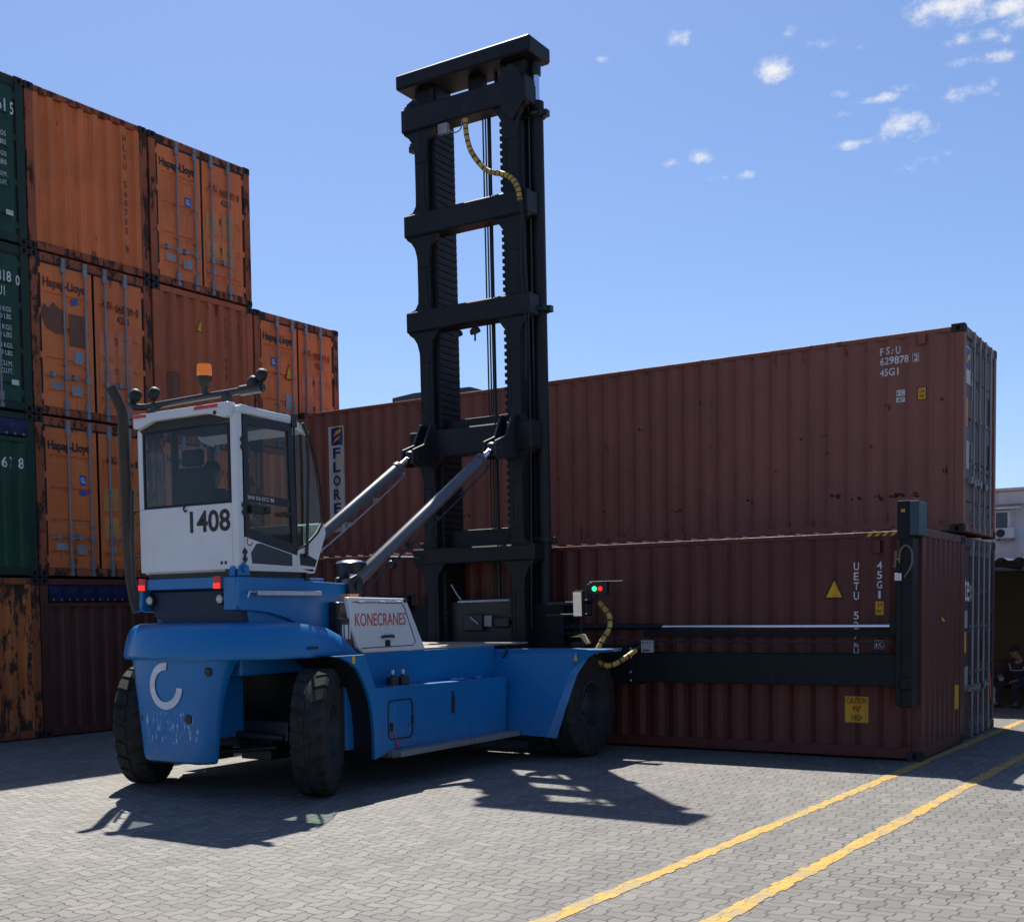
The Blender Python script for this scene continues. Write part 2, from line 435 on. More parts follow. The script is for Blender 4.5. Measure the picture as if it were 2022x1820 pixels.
_mc = {}
def cached(key, fn):
    """build once, afterwards share the mesh"""
    if key in _mc:
        src = _mc[key]; o = src.copy(); COL.objects.link(o); return o
    o = fn(); _mc[key] = o; return o

def cast_mesh(left, front, top, H):
    m = MB(); sx, sy, sz = .162, .178, .118
    x0 = -.004 if left else WID-sx+.004; y0 = -.004 if front else LEN-sy+.004; z0 = H-sz if top else 0
    def face(o, du, dv, dn, w, h):
        o, du, dv, dn = map(Vector, (o, du, dv, dn)); n = 16; rec = []; ell = []
        for i in range(n):
            a = 2*pi*(i+.5)/n; ca, sa = cos(a), sin(a); k = 1/max(abs(ca), abs(sa))
            rec.append(o+du*(w/2*(1+ca*k))+dv*(h/2*(1+sa*k)))
            ell.append(o+du*(w/2+ca*.028)+dv*(h/2+sa*.036))
        inn = [p-dn*.03 for p in ell]
        m.cm = 0; m.loft([[tuple(p) for p in rec], [tuple(p) for p in ell]], cap=False)
        m.cm = 1; m.loft([[tuple(p) for p in ell], [tuple(p) for p in inn]], cap=False); m.add([tuple(p) for p in inn], [tuple(range(n))])
        m.cm = 0
    fy = y0 if front else y0+sy; ny = -1 if front else 1
    face((x0, fy, z0), (1, 0, 0), (0, 0, 1), (0, ny, 0), sx, sz)
    fx = x0 if left else x0+sx; nx = -1 if left else 1
    face((fx, y0, z0), (0, 1, 0), (0, 0, 1), (nx, 0, 0), sy, sz)
    ox = x0+sx if left else x0; oy = y0+sy if front else y0
    e = [(x0, y0), (x0+sx, y0), (x0+sx, y0+sy), (x0, y0+sy)]
    m.add([(a, b, z0+.001) for a, b in e]+[(a, b, z0+sz-.001) for a, b in e], [(3, 2, 1, 0), (4, 5, 6, 7)])
    m.add([(ox, y0, z0), (ox, y0+sy, z0), (ox, y0+sy, z0+sz), (ox, y0, z0+sz)], [(0, 1, 2, 3)])
    m.add([(x0, oy, z0), (x0+sx, oy, z0), (x0+sx, oy, z0+sz), (x0, oy, z0+sz)], [(0, 1, 2, 3)])
    return m

GROOVES = (.205, .43, .655, .88)
def door_mesh(x0, x1, H):
    m = MB(); z0 = .155; z1 = H-.135; y = .02; t = .024
    # outer skin with pressed horizontal grooves
    hz = z1-z0; z = z1
    xa, xb = x0+.07, x1-.07
    if (x1-x0) > 0: pass
    for gfr in GROOVES:
        ga = z1-gfr*hz; gb = ga-.135
        m.add([(x0, y, ga), (x1, y, ga), (x1, y, z), (x0, y, z)], [(0, 1, 2, 3)])
        m.add([(x0, y, gb), (xa, y, gb), (xa, y, ga), (x0, y, ga)], [(0, 1, 2, 3)])
        m.add([(xb, y, gb), (x1, y, gb), (x1, y, ga), (xb, y, ga)], [(0, 1, 2, 3)])
        i0, i1 = xa+.03, xb-.03; ia, ib = ga-.012, gb+.075
        m.add([(xa, y, ga), (xb, y, ga), (xb, y, gb), (xa, y, gb), (i0, y+t, ia), (i1, y+t, ia), (i1, y+t, ib), (i0, y+t, ib)],
              [(0, 1, 5, 4), (1, 2, 6, 5), (2, 3, 7, 6), (3, 0, 4, 7), (4, 5, 6, 7)])
        z = gb
    m.add([(x0, y, z0), (x1, y, z0), (x1, y, z), (x0, y, z)], [(0, 1, 2, 3)])
    yb = .07
    m.add([(x0, y, z0), (x1, y, z0), (x1, y, z1), (x0, y, z1), (x0, yb, z0), (x1, yb, z0), (x1, yb, z1), (x0, yb, z1)],
          [(0, 1, 5, 4), (1, 2, 6, 5), (2, 3, 7, 6), (3, 0, 4, 7), (4, 5, 6, 7)])
    # hinges
    hx = x0 if x0 < WID/2-.3 and x0 < .3 else x1; sg = -1 if hx == x0 else 1
    for f in (.06, .35, .65, .93):
        zz = z0+f*hz; m.box(min(hx, hx+sg*.055), max(hx, hx+sg*.055), .012, .03, zz-.05, zz+.05)
    return m

def bar_mesh(x, H):
    m = MB(); m.cyl((x, -.016, .05), (x, -.016, H-.045), .0175, n=8)
    for z in (.06, H-.075): m.box(x-.035, x+.035, -.034, .004, z-.035, z+.04)
    for z in (.2, H-.19): m.box(x-.04, x+.04, -.03, .02, z-.07, z+.07)
    for z in (H*.33, H*.56): m.box(x-.03, x+.03, -.036, .02, z-.018, z+.018)
    return m
def handle_mesh(x, dirx, H):
    m = MB(); z = .25*H
    m.tube([(x, -.035, z), (x+dirx*.12, -.045, z+.01), (x+dirx*.42, -.04, z-.015)], .012, 6)
    m.box(x-.045, x+.045, -.05, -.03, z-.05, z+.05); m.box(x+dirx*.26-.03, x+dirx*.26+.03, -.058, .02, z-.03, z+.06)
    return m

def decal_mesh(it, rt, ax):
    m = MB()
    def P(h, z): return (h, 0, z) if ax == 0 else (0, h, z)
    if it[1] == 'T': text(m, it[2], P(it[3], it[4]), rt, (0, 0, 1), it[5], it[6], it[7] if len(it) > 7 else .014)
    elif it[1] == 'V': stack(m, it[2], P(it[3], it[4]), rt, (0, 0, 1), it[5], it[6], it[7])
    elif it[1] == 'R': m.add([P(it[2], it[3]), P(it[4], it[3]), P(it[4], it[5]), P(it[2], it[5])], [(0, 1, 2, 3)])
    elif it[1] == 'P': m.add([P(x, z) for x, z in it[2]], [tuple(range(len(it[2])))])
    return m

CG = 'shipping containers stacked in the yard'
def container(label, loc, rz, H, mat, fmat, front='door', decals=None, dmat=None, rtop=.034):
    t = thing('shipping_container', label, 'container', loc, rz, CG)
    def put(o): o.parent = t; return o
    def frame():
        m = MB()
        for xa in (0.0, WID-.15):
            for ya in (0.0, LEN-.12): m.box(xa, xa+.15, ya, ya+.12, .117, H-.117)
        hh = .13 if front == 'door' else .1
        m.box(.15, WID-.15, .004, .12, H-hh-.012, H-.012)
        m.box(.15, WID-.15, .004, .14, .022, .15)
        m.box(.15, WID-.15, LEN-.1, LEN-.004, H-.1, H-.014); m.box(.15, WID-.15, LEN-.1, LEN-.004, .02, .15)
        for xa in (.006, WID-.066):
            m.box(xa, xa+.06, .12, LEN-.12, H-.095, H-.032)
            m.box(xa, xa+.055, .12, LEN-.12, .03, .17)
        m.box(.06, WID-.06, .14, LEN-.1, .13, .15)
        return m.build('frame', fmat, bevel=.006, seg=1)
    put(cached(('fr', H, front == 'door', fmat.name), frame))
    for l in (1, 0):
        for f in (1, 0):
            for tp in (1, 0):
                if not f and (tp or not l): pass
                put(cached(('ca', l, f, tp, H), lambda: cast_mesh(l, f, tp, H).build('corner_casting', [CAST, HOLE], bevel=0)))
    def side(x, sg):
        def fn():
            m = MB(); pts = SIDEP[0]
            m.loft([[(x+sg*d, y, .168) for y, d in pts], [(x+sg*d, y, H-.094) for y, d in pts]], cap=False, closed=False)
            return m.build('side_wall', mat)
        return fn
    put(cached(('sd0', H, mat.name), side(.012, 1))); put(cached(('sd1', H, mat.name), side(WID-.012, -1)))
    def roof():
        m = MB(); pts = ROOFP[0]
        m.loft([[(.03, y, H-rtop-d) for y, d in pts], [(WID-.03, y, H-rtop-d) for y, d in pts]], cap=False, closed=False)
        m.loft([[(.032, y, H-.1) for y, d in pts], [(.032, y, H-rtop-d) for y, d in pts]], cap=False, closed=False)
        m.box(.1, WID-.1, .01, .15, H-.016, H-.008)
        return m.build('roof', mat)
    if front != 'tarp': put(cached(('rf', H, rtop, mat.name), roof))
    else:
        m = MB(); m.box(.05, WID-.05, .05, LEN-.05, H-.06, H-.02)
        rows = []
        for i in range(21):
            x = .15+(WID-.3)*i/20; rows.append(x)
        for k in (0, 1):
            pass
        m.loft([[(x, -.012-.006*(i % 3), H-.15) for i, x in enumerate(rows)], [(x, -.02-.008*((i*7) % 3), H-.26) for i, x in enumerate(rows)], [(x, -.016-.012*((i*5) % 4)/3, H-.385+.012*(i % 2)) for i, x in enumerate(rows)]], cap=False, closed=False)
        m.box(.15, WID-.15, -.01, .01, H-.15, H-.12)
        o = put(m.build('tarpaulin_cover', TARP)); 
        m = MB()
        for i in range(14): m.lathe([(.02, 0), (.02, .008), (.011, .008), (.011, 0)], (.22+(WID-.44)*i/13, -.03, H-.355), (0, -1, 0), 8)
        g_ = m.build('eyelets', GALV); g_.parent = o
    def rear():
        m = MB(); pts = ENDP[0]
        m.loft([[(x, LEN-.01-d, .15) for x, d in pts], [(x, LEN-.01-d, H-.1) for x, d in pts]], cap=False, closed=False)
        return m.build('rear_wall', mat)
    put(cached(('rw', H, mat.name), rear))
    if front == 'door':
        dm = dmat or mat
        for side_, (xa, xb) in enumerate(((.196, WID/2-.026), (WID/2+.026, WID-.196))):
            d = put(cached(('dr', side_, H, dm.name), lambda: door_mesh(xa, xb, H).build('door', dm, bevel=.004, seg=1)))
            def gk():
                m = MB(); z0 = .155; z1 = H-.135
                for a, b2, c, d in ((xa-.04, xa+.03, z0, z1), (xb-.03, xb+.04, z0, z1), (xa+.03, xb-.03, z1-.02, z1+.012), (xa+.03, xb-.03, z0-.01, z0+.02)): m.box(a, b2, .028, .06, c, d)
                return m.build('gasket', GASK)
            o = cached(('gk', side_, H), gk); o.parent = d
            def seam():
                m = MB(); z1 = H-.135
                m.box(xa-.03, xb+.03, .006, .0195, z1-.035, z1+.016); return m.build('seal_strip', GASK)
            o = cached(('ss', side_, H), seam); o.parent = d
            for fx in ((.25, .425) if side_ == 0 else (.59, .765)):
                o = cached(('br', fx, H), lambda: bar_mesh(fx*WID, H).build('locking_bar', GALV, smooth=40)); o.parent = d
                dx = -1 if fx in (.25, .425) else 1
                if side_ == 0 or fx == .59:
                    o = cached(('hd', fx, H), lambda: handle_mesh(fx*WID, dx, H).build('door_handle', GALV)); o.parent = d
    else:
        zt = H-.1 if front == 'wall' else H-.47
        def ew():
            m = MB(); pts = ENDP[0]
            m.loft([[(x, .012+d, .15) for x, d in pts], [(x, .012+d, zt) for x, d in pts]], cap=False, closed=False)
            if front == 'tarp': m.box(.15, WID-.15, -.004, .1, zt, zt+.07)
            return m.build('end_wall', mat)
        put(cached(('ew', H, front, mat.name), ew))
    # lettering and placards: dict material -> list of items
    Y0 = .0145
    if decals:
        order = []
        for it in decals:
            if it[0].name not in order: order.append(it[0].name)
            m = decal_mesh(it, (1, 0, 0), 0); off = -.0012*(order.index(it[0].name)+1)
            nme = 'lettering' if 'letter' in it[0].name else 'placard'
            if front == 'door':
                m.v = [(v[0], Y0+off, v[2]) for v in m.v]; put(m.build(nme, it[0], recalc=False))
            else:
                m.v = [(v[0], .0085+off, v[2]) for v in m.v]
                put(drape(m, ENDP[2], ENDP[1], 1, 0).build(nme, it[0], recalc=False))
    return t

# left stack: end faces look down +X, columns run along +Y
LY = 0.0336
def lpos(s, row): return (-16.325+LY*s, 12.514+.9994*s, row*2.603)
LR = R(90)-LY
H8 = 2.591
def hapag(num, txtm=BLKTXT, pl=TANPL, gl=None, z0=0, extra=(), num2='42U1', nm=BLKTXT):
    d = [(txtm, 'T', 'Hapag-Lloyd', .235, 2.02, .83, .19, .04)]
    if num: d += [(nm, 'T', num[0], 1.40, 1.93, .2, .13), (nm, 'T', num[1], 1.68, 1.90, .37, .13), (nm, 'T', num[2], 2.11, 1.90, .06, .13), (nm, 'T', num2, 1.70, 1.72, .25, .12)]
    for za in (1.13, .63):
        d += [(pl, 'R', 1.31, za, 1.62, za+.40), (pl, 'R', 1.70, za, 2.02, za+.44)]
        d += [(nm, 'T', 'MAX. GROSS' if za > 1 else 'MAX. PAYLOAD', 1.33, za+.31, .24, .045, 0), (nm, 'T', 'TARE' if za > 1 else 'CUBE', 1.33, za+.1, .1, .04, 0)]
        for i, s2 in enumerate(('30480 KG', '67200 LB', '4450 KG', '9810 LB')): d.append((nm, 'T', s2, 1.73, za+.36-.1*i-(.03 if i > 1 else 0), .25, .045, 0))
    d += [(GRYPL, 'R', .34, .44, .56, .56), (GRYPL, 'R', .74, .38, .95, .54), (GRYPL, 'R', 1.4, .42, 1.55, .54)]
    return d+list(extra)
def GL(x, z): return [(BLUPL, 'R', x, z, x+.13, z+.17), (WHTTXT, 'T', 'GL', x+.015, z+.045, .1, .09)]

def tri(x, z, w, h): return [(GASK, 'P', [(x-.02, z-.015), (x+w+.02, z-.015), (x+w/2, z+h+.035)]), (YELPL, 'P', [(x, z), (x+w, z), (x+w/2, z+h)])]

C2, C3, C4 = .0, 2.488, 4.976
C1 = -2.462
container('green container with white lettering on its doors, topmost at the left edge', lpos(C1, 3), LR, H8, GREEN, FRAMEG, 'door',
    [(WHTTXT, 'T', '61', 1.96, 2.0, .16, .2), (WHTTXT, 'T', '5', 2.2, 1.98, .06, .19), (WHTPL, 'R', 2.07, .42, 2.2, .5)] + [(WHTTXT, 'T', s2, 1.95, 1.62-.13*i-(.05*(i//2)), .16, .07, 0) for i, s2 in enumerate(('KGS', 'LBS', 'KGS', 'LBS', 'CU.M.', 'CU.FT.'))])
container('green container with large white numbers, second from top at the left edge', lpos(C1, 2), LR, H8, GREEN, FRAMEG, 'door',
    [(WHTTXT, 'T', '0818', 1.78, 1.98, .34, .17), (WHTTXT, 'T', '0', 2.2, 1.96, .075, .16), (WHTTXT, 'T', '2U1', 1.8, 1.76, .2, .15), (WHTPL, 'R', 2.07, .4, 2.2, .48)] +
    [(WHTTXT, 'T', s2, 1.72, 1.52-.115*i-(.05*(i//2)), .38, .075, 0) for i, s2 in enumerate(('30480 KGS', '67200 LBS', '3880 KGS', '8550 LBS', '26600 KGS', '58600 LBS', '67.8 CU.M.', '2390 CU.FT.'))])
container('green corrugated container under a navy tarpaulin, second from the ground at the left edge', lpos(C1, 1), LR, H8, GREEN, FRAMEG, 'tarp',
    [(WHTTXT, 'T', '6', 1.86, 1.70, .075, .17), (WHTTXT, 'T', '7', 1.98, 1.70, .075, .17), (WHTTXT, 'T', '8', 2.155, 1.70, .075, .17)])
container('orange corrugated container spotted with black rust, on the ground at the left edge', lpos(C1, 0), LR, H8, ORANGEW, FRAMEO, 'wall',
    [(BRNTXT, 'V', 'HLXU 560418', 1.98, 2.3, .065, .175, .12)] + [(BRNPL, 'P', [(1.75+random.uniform(0, .55)+.05*random.uniform(.6, 1.4)*cos(a*pi/4)*k, zc+.08*random.uniform(.6, 1.4)*sin(a*pi/4)*k) for a in range(8)]) for zc, k in ()])
container('top orange container with plain corrugated end, between green and doored orange ones', lpos(C2, 3), LR, H8, ORANGE, FRAMEO, 'wall',
    [(BRNTXT, 'V', 'HLXU 560715 8', 1.93, 2.33, .062, .155, .11)])
container('orange doored container with a big torn brown sticker patch, above another doored one', lpos(C2, 2), LR, H8, ORANGE2, FRAMEO, 'door',
    hapag(('HLXU', '565729', '0'), BRNTXT, PNKPL, extra=[
        (BRNPL, 'P', [(.17+.0, 1.62), (.24, 1.78), (.33, 1.72), (.42, 1.83), (.55, 1.74), (.66, 1.72), (.67, 1.45), (.6, 1.36), (.47, 1.33), (.36, 1.40), (.27, 1.42), (.22, 1.52)]),
        (BRNPL, 'R', .72, 1.18, 1.02, 1.70), (GRYPL, 'R', .80, .90, .99, 1.12), (BLUPL, 'P', [(.78, 1.93), (.9, 1.98), (.9, 1.88), (.78, 1.83)])]))
container('orange doored container with dark lettering, third down behind the cab exhaust', lpos(C2, 1), LR, H8, ORANGE, FRAMEO, 'door',
    hapag(('HLXU', '561', '9'), BLKTXT, TANPL, extra=GL(.84, 1.52)+[(BLUPL, 'R', .84, 1.36, .97, 1.44)]))
container('dark brown container under a navy tarpaulin, on the ground left of the counterweight', lpos(C2, 0), LR, H8, BROWN, BROWN, 'tarp')
container('orange doored container topmost at the right end of the stack, against the sky', lpos(C3, 3), LR, H8, ORANGE2, FRAMEO, 'door',
    hapag(('HLXU', '560382', '9'), BLKTXT, TANPL, extra=GL(.82, 1.48), nm=BRNTXT))
container('brownish orange corrugated container with a small yellow triangle, behind the orange beacon', lpos(C3, 2), LR, H8, RUSTOR, RUSTOR, 'wall',
    tri(1.02, 1.92, .17, .2)+[(BRNTXT, 'V', 'HLXU 800 2254', 1.74, 2.3, .06, .15, .1), (BRNPL, 'R', .33, .55, .62, 1.1)])
container('orange doored container seen through the windows of the white cab', lpos(C3, 1), LR, H8, ORANGE, FRAMEO, 'door', hapag(('HLXU', '560', '4'), BLKTXT, TANPL))
container('brown container on the ground behind the blue rear hood', lpos(C3, 0), LR, H8, BROWN, BROWN, 'wall')
container('lower orange doored container with yellow warning triangle, next to the sky behind the cab roof', lpos(C4, 2), LR, H8, ORANGE, FRAMEO, 'door',
    hapag(('HLBU', '9001', '5'), BLKTXT, PNKPL, nm=BRNTXT, extra=GL(.45, 1.58)+tri(.86, 1.40, .17, .26)+[(GRYPL, 'R', .84, .78, 1.02, 1.1)]))
container('orange container mostly hidden behind the cab windscreen and red-brown boxes', lpos(C4, 1), LR, H8, ORANGE, FRAMEO, 'wall')
container('orange container on the ground hidden behind the machine and red-brown boxes', lpos(C4, 0), LR, H8, ORANGE, FRAMEO, 'wall')

# right-hand containers: long side faces the camera, end face looks down +X
H9 = 2.896
def side_decals(root, items):
    """items on the long side; positions are distances from the end face"""
    order = []
    for it in items:
        if it[0].name not in order: order.append(it[0].name)
        m = decal_mesh(it, (0, -1, 0), 1)
        m.v = [(.0095-.0012*order.index(it[0].name), v[1], v[2]) for v in m.v]
        o = drape(m, SIDEP[2], SIDEP[1], 0, 1).build('lettering' if 'letter' in it[0].name else 'placard', it[0], recalc=False); o.parent = root

U = container('maroon container gripped by the spreader in front of the red-brown stack', (-3.48, 15.605, 0), R(90), H9, MAROON, MAROON, 'wall', rtop=.002, decals=
    tri(1.12, 1.72, .2, .19)+[(YELPL, 'R', 1.94, .5, 2.2, .83), (BLKTXT, 'V', '96', 2.02, .80, .1, .15, .12)])
side_decals(U, [
    (GASK, 'P', [(1.22, 2.035), (.95, 2.035), (1.083, 2.32)]), (YELPL, 'P', [(1.19, 2.055), (.98, 2.055), (1.083, 2.275)]),
    (YELPL, 'R', .57, 1.825, .465, 1.995), (YELPL, 'R', .94, .46, .65, .793),
    (WHTTXT, 'V', 'UETU 527', .84, 2.49, .07, .124, .1), (WHTTXT, 'V', '6U0', .84, 1.49, .07, .085, .07), (WHTTXT, 'V', '45G1', .555, 2.495, .07, .122, .098),
    (BLKTXT, 'T', '2,9', .555, 1.925, .075, .05), (BLKTXT, 'T', "9'6\"", .56, 1.845, .08, .05),
    (BLKTXT, 'T', 'CAUTION', .925, .70, .255, .075), (BLKTXT, 'T', "9'6\"", .85, .60, .11, .07), (BLKTXT, 'T', 'HIGH', .86, .485, .14, .075),
    (WHTTXT, 'T', 'i', .565, 1.42, .02, .07), (WHTTXT, 'T', 'C', .52, 1.42, .05, .065)] +
    [(WHTTXT, 'R', a, b, c, d) for a, b, c, d in ((.58, 1.40, .455, 1.405), (.58, 1.5, .455, 1.505), (.58, 1.40, .575, 1.505), (.46, 1.40, .455, 1.505), (.53, 1.40, .526, 1.505))])
m = MB()
for i in range(4): m.add([(.002, .68-.095*i, H9-.09), (.002, .63-.095*i, H9-.09), (.002, .585-.095*i, H9-.04), (.002, .635-.095*i, H9-.04)], [(0, 1, 2, 3)])
o = m.build('hazard_stripes', YELPL, recalc=False); o.parent = U

Tx = container('grimy dark container with grey locking bars, on the ground behind the gripped maroon one', (-3.51, 18.154, .0), R(90), H9, MAROON, DARKBR, 'door',
    [(WHTTXT, 'T', 'te', .22, 1.98, .30, .34, .0), (WHTTXT, 'T', 'x', .56, 1.98, .14, .25, .0), (YELPL, 'R', .2, 1.25, .33, 1.55), (GRYPL, 'R', .2, 1.6, .4, 1.85), (GRYPL, 'R', .22, .7, .45, 1.05), (WHTPL, 'R', 1.5, 2.0, 1.62, 2.1), (WHTPL, 'R', 1.95, 2.0, 2.1, 2.12), (GRYPL, 'R', 1.5, 1.1, 1.7, 1.4),
     (ORTXT, 'P', [(2.12, .95), (2.22, .75), (2.25, .45), (2.19, .5), (2.16, .75)])], dmat=DARKBR)
FL = container('red-brown container with a cream banner at its far end, topmost of the right stack', (-3.51, 18.154, 2.95), R(90), H9, MAROON2, MAROON2, 'door',
    [(CREAM, 'R', .19, 2.1, .52, 2.62), (NAVPL, 'R', .2, 2.3, .5, 2.6), (YELPL, 'P', [(.24, 2.38), (.33, 2.5), (.48, 2.55), (.44, 2.46), (.34, 2.42)]), (WHTPL, 'R', .6, 1.9, .64, 2.3), (WHTPL, 'R', .6, 1.0, .64, 1.3), (TANPL, 'R', .2, 1.5, .3, 1.9), (GRYPL, 'R', .2, .9, .42, 1.3), (GRYPL, 'R', 1.9, 1.7, 2.0, 2.1), (GRYPL, 'R', 1.9, .9, 2.02, 1.4), (WHTPL, 'R', 1.92, .3, 1.98, .5)], dmat=GREYBR)
side_decals(FL, [
    (GASK, 'R', .63, 1.895, .50, 2.08), (CREAM, 'R', 11.43, .55, 11.07, 2.56), (NAVPL, 'R', 11.38, 2.20, 11.10, 2.53),
    (YELPL, 'P', [(11.33, 2.37), (11.27, 2.46), (11.12, 2.50), (11.15, 2.43), (11.24, 2.39)]), (YELPL, 'P', [(11.34, 2.24), (11.28, 2.33), (11.14, 2.37), (11.18, 2.30), (11.28, 2.27)]),
    (YELPL, 'R', .62, 1.905, .51, 2.07),
    (WHTTXT, 'T', 'F', 1.146, 2.585, .05, .105), (WHTTXT, 'T', 'S', 1.06, 2.59, .055, .105), (WHTTXT, 'R', .985, 2.59, .965, 2.61), (WHTTXT, 'R', .97, 2.63, .955, 2.65), (WHTTXT, 'T', 'U', .925, 2.585, .06, .105),
    (WHTTXT, 'T', '629878', 1.146, 2.445, .40, .11), (WHTTXT, 'T', '2', .672, 2.455, .05, .09), (WHTTXT, 'T', '45G1', 1.15, 2.285, .26, .105),
    (WHTPL, 'R', .912, 1.985, .795, 2.07), (WHTPL, 'R', .915, 1.895, .795, 1.965), (BLKTXT, 'T', 'I', .90, 2.0, .012, .055), (BLKTXT, 'T', 'C', .865, 1.998, .05, .06), (BLKTXT, 'T', '87', .89, 1.908, .075, .045),
    (BLKTXT, 'T', '2,9m', .607, 1.995, .085, .045), (BLKTXT, 'T', "9'6\"", .6, 1.93, .07, .045)] +
    [(WHTTXT, 'R', a, b, c, d) for a, b, c, d in ((.692, 2.44, .61, 2.445), (.692, 2.555, .61, 2.56), (.692, 2.44, .687, 2.56), (.615, 2.44, .61, 2.56))])
m = MB()
for i, ch in enumerate('FLOREN'): text(m, ch, (0, 11.345, 1.95-.262*i), (0, -1, 0), (0, 0, 1), .2, .2, .03)
m.v = [(.0035, v[1], v[2]) for v in m.v]
o = drape(m, SIDEP[2], SIDEP[1], 0, 1).build('lettering', NAVPL, recalc=False); o.parent = FL
RUSTP = plain('dark_rust_scar', (.05, .02, .015), .9, var=.4)
rnd = random.Random(3)
for y, z, w, h in [(.62, .57, .16, .10), (.90, .56, .17, .13), (1.2, .55, .18, .13), (1.50, .57, .15, .09), (1.78, .60, .12, .14), (1.95, 1.52, .13, .05), (2.3, 1.5, .12, .04), (1.25, 1.3, .07, .05), (1.9, 1.25, .05, .05), (1.05, 1.85, .10, .12), (3.1, .62, .13, .07), (3.6, 1.7, .1, .05), (4.3, .55, .16, .1), (4.9, 1.9, .08, .08), (5.6, .6, .14, .06), (3.9, 2.2, .06, .1), (6.4, 1.2, .12, .05), (2.7, 1.05, .06, .08), (.3, 1.9, .05, .12), (.25, .9, .06, .2), (8.3, .7, .15, .08), (9.2, 1.4, .1, .06)]:
    q = MB()
    for k in range(rnd.randint(3, 5)):
        cy = y+rnd.uniform(-.5, .5)*w; cz = z+rnd.uniform(-.5, .5)*h*.6; ra = w*rnd.uniform(.12, .32); rb = h*rnd.uniform(.1, .4)
        q.add([(0, cy+ra*rnd.uniform(.5, 1.1)*cos(a*pi/4), cz+rb*rnd.uniform(.5, 1.1)*sin(a*pi/4)) for a in range(8)], [tuple(range(8))])
    q.v = [(.0098-.0001*(i//8), v[1], v[2]) for i, v in enumerate(q.v)]
    o = drape(q, SIDEP[2], SIDEP[1], 0, 1).build('rust_scar', RUSTP, recalc=False); o.parent = FL
m = MB(); m.box(-.022, .03, .515, .62, 2.67, 2.85); o = m.build('vent_cover', MAROON2, bevel=.008); o.parent = FL
for Xc in (U,):
    m = MB(); m.box(-.022, .03, .5, .6, 2.6, 2.76); o = m.build('vent_cover', MAROON, bevel=.008); o.parent = Xc

# ------------------------------------------------------------------ container handler (one machine)
def dusty(mat, amt):
    """dry dust lying on upward faces and dirt splashed on the lowest edges"""
    nt = mat.node_tree; g = G(nt); p = [n for n in nt.nodes if n.type == 'BSDF_PRINCIPLED'][0]
    src = p.inputs['Base Color'].links[0].from_socket
    geo = g.n('ShaderNodeNewGeometry'); nz = g.n('ShaderNodeSeparateXYZ', {0: geo.outputs['Normal']}).outputs[2]
    z = g.n('ShaderNodeSeparateXYZ', {0: geo.outputs['Position']}).outputs[2]
    n1 = g.noise(geo.outputs['Position'], 3.5, 7, .65); n2 = g.noise(geo.outputs['Position'], 14, 6, .7)
    top = g.m('MULTIPLY', g.ramp(nz, .55, .95), g.ramp(n1, .35, .7))
    low = g.m('MULTIPLY', g.m('SUBTRACT', 1, g.ramp(z, .38, .85)), g.ramp(n2, .42, .72))
    f = g.m('MAXIMUM', g.m('MULTIPLY', top, amt), g.m('MULTIPLY', low, amt*.9))
    c = g.mix(f, src, (.19, .17, .145, 1))
    bv = g.n('ShaderNodeBevel', {'Radius': .016}, samples=4).outputs[0]
    ed = g.m('SUBTRACT', 1, g.vm('DOT_PRODUCT', bv, geo.outputs['Normal'], out=1))
    chip = g.m('MULTIPLY', g.ramp(ed, .03, .12), g.ramp(g.noise(geo.outputs['Position'], 22, 6, .75), .55, .62))
    c = g.mix(g.m('MULTIPLY', chip, .8), c, (.055, .035, .028, 1))
    sp = g.m('MULTIPLY', g.ramp(g.noise(geo.outputs['Position'], 60, 4, .7), .66, .72), .35)
    g.link(g.mix(sp, c, (.03, .035, .05, 1)), p.inputs['Base Color'])
    r = p.inputs['Roughness']; rs = r.links[0].from_socket if r.links else None
    g.link(g.m('ADD', g.m('MULTIPLY', f, .5), rs if rs else r.default_value), r)
    b = g.n('ShaderNodeBump', {'Strength': .06, 'Distance': .02, 'Height': g.noise(geo.outputs['Position'], 5, 3)}); g.link(b.outputs[0], p.inputs['Normal'])
    return mat
BLUE = paint('machine_blue_paint', (.006, .165, .42), .30, dirt=.18, fade=.05, streak=.35, spec=.5)
BLUEW = None
def scuffed_blue():
    """rear counterweight: same blue with pale vertical scrapes on its lower half"""
    m, g, p, out = newmat('scraped_blue_paint')
    tc = g.n('ShaderNodeTexCoord').outputs['Object']; z = g.n('ShaderNodeSeparateXYZ', {0: tc}).outputs[2]
    n1 = g.noise(tc, 1.4, 5)
    base = g.mix(g.ramp(n1, .3, .7), (.0055, .153, .40, 1), (.0065, .175, .445, 1))
    v = g.vm('MULTIPLY', tc, (34, 10, 7)); s1 = g.noise(v, 1.0, 6, .72)
    win = g.m('MULTIPLY', g.ramp(z, .5, .68), g.m('SUBTRACT', 1, g.ramp(z, .86, .98)))
    u = g.n('ShaderNodeSeparateXYZ', {0: tc}).outputs[0]
    win = g.m('MULTIPLY', win, g.m('SUBTRACT', 1, g.ramp(g.m('ABSOLUTE', u), .3, .55)))
    f = g.m('MULTIPLY', g.ramp(s1, .57, .62), g.ramp(win, .15, .7))
    base = g.mix(f, base, (.62, .62, .62, 1))
    s2 = g.noise(g.vm('ADD', tc, (3, 1, 5)), 16, 6, .7)
    base = g.mix(g.m('MULTIPLY', g.ramp(s2, .68, .72), g.ramp(win, .1, .5)), base, (.07, .03, .018, 1))
    g.link(base, p.inputs['Base Color']); p.inputs['Roughness'].default_value = .32
    return m
BLUEW = scuffed_blue()
DKBL = paint('dark_blue_underside', (.006, .018, .05), .5, dirt=.5)
dusty(BLUE, .55); dusty(BLUEW, .5)
WHITE = paint('white_cab_paint', (.72, .715, .71), .35, dirt=.3, fade=.06, streak=.12)
BLACK = paint('satin_black_steel', (.016, .017, .021), .45, dirt=.3, fade=.15, spec=.5)
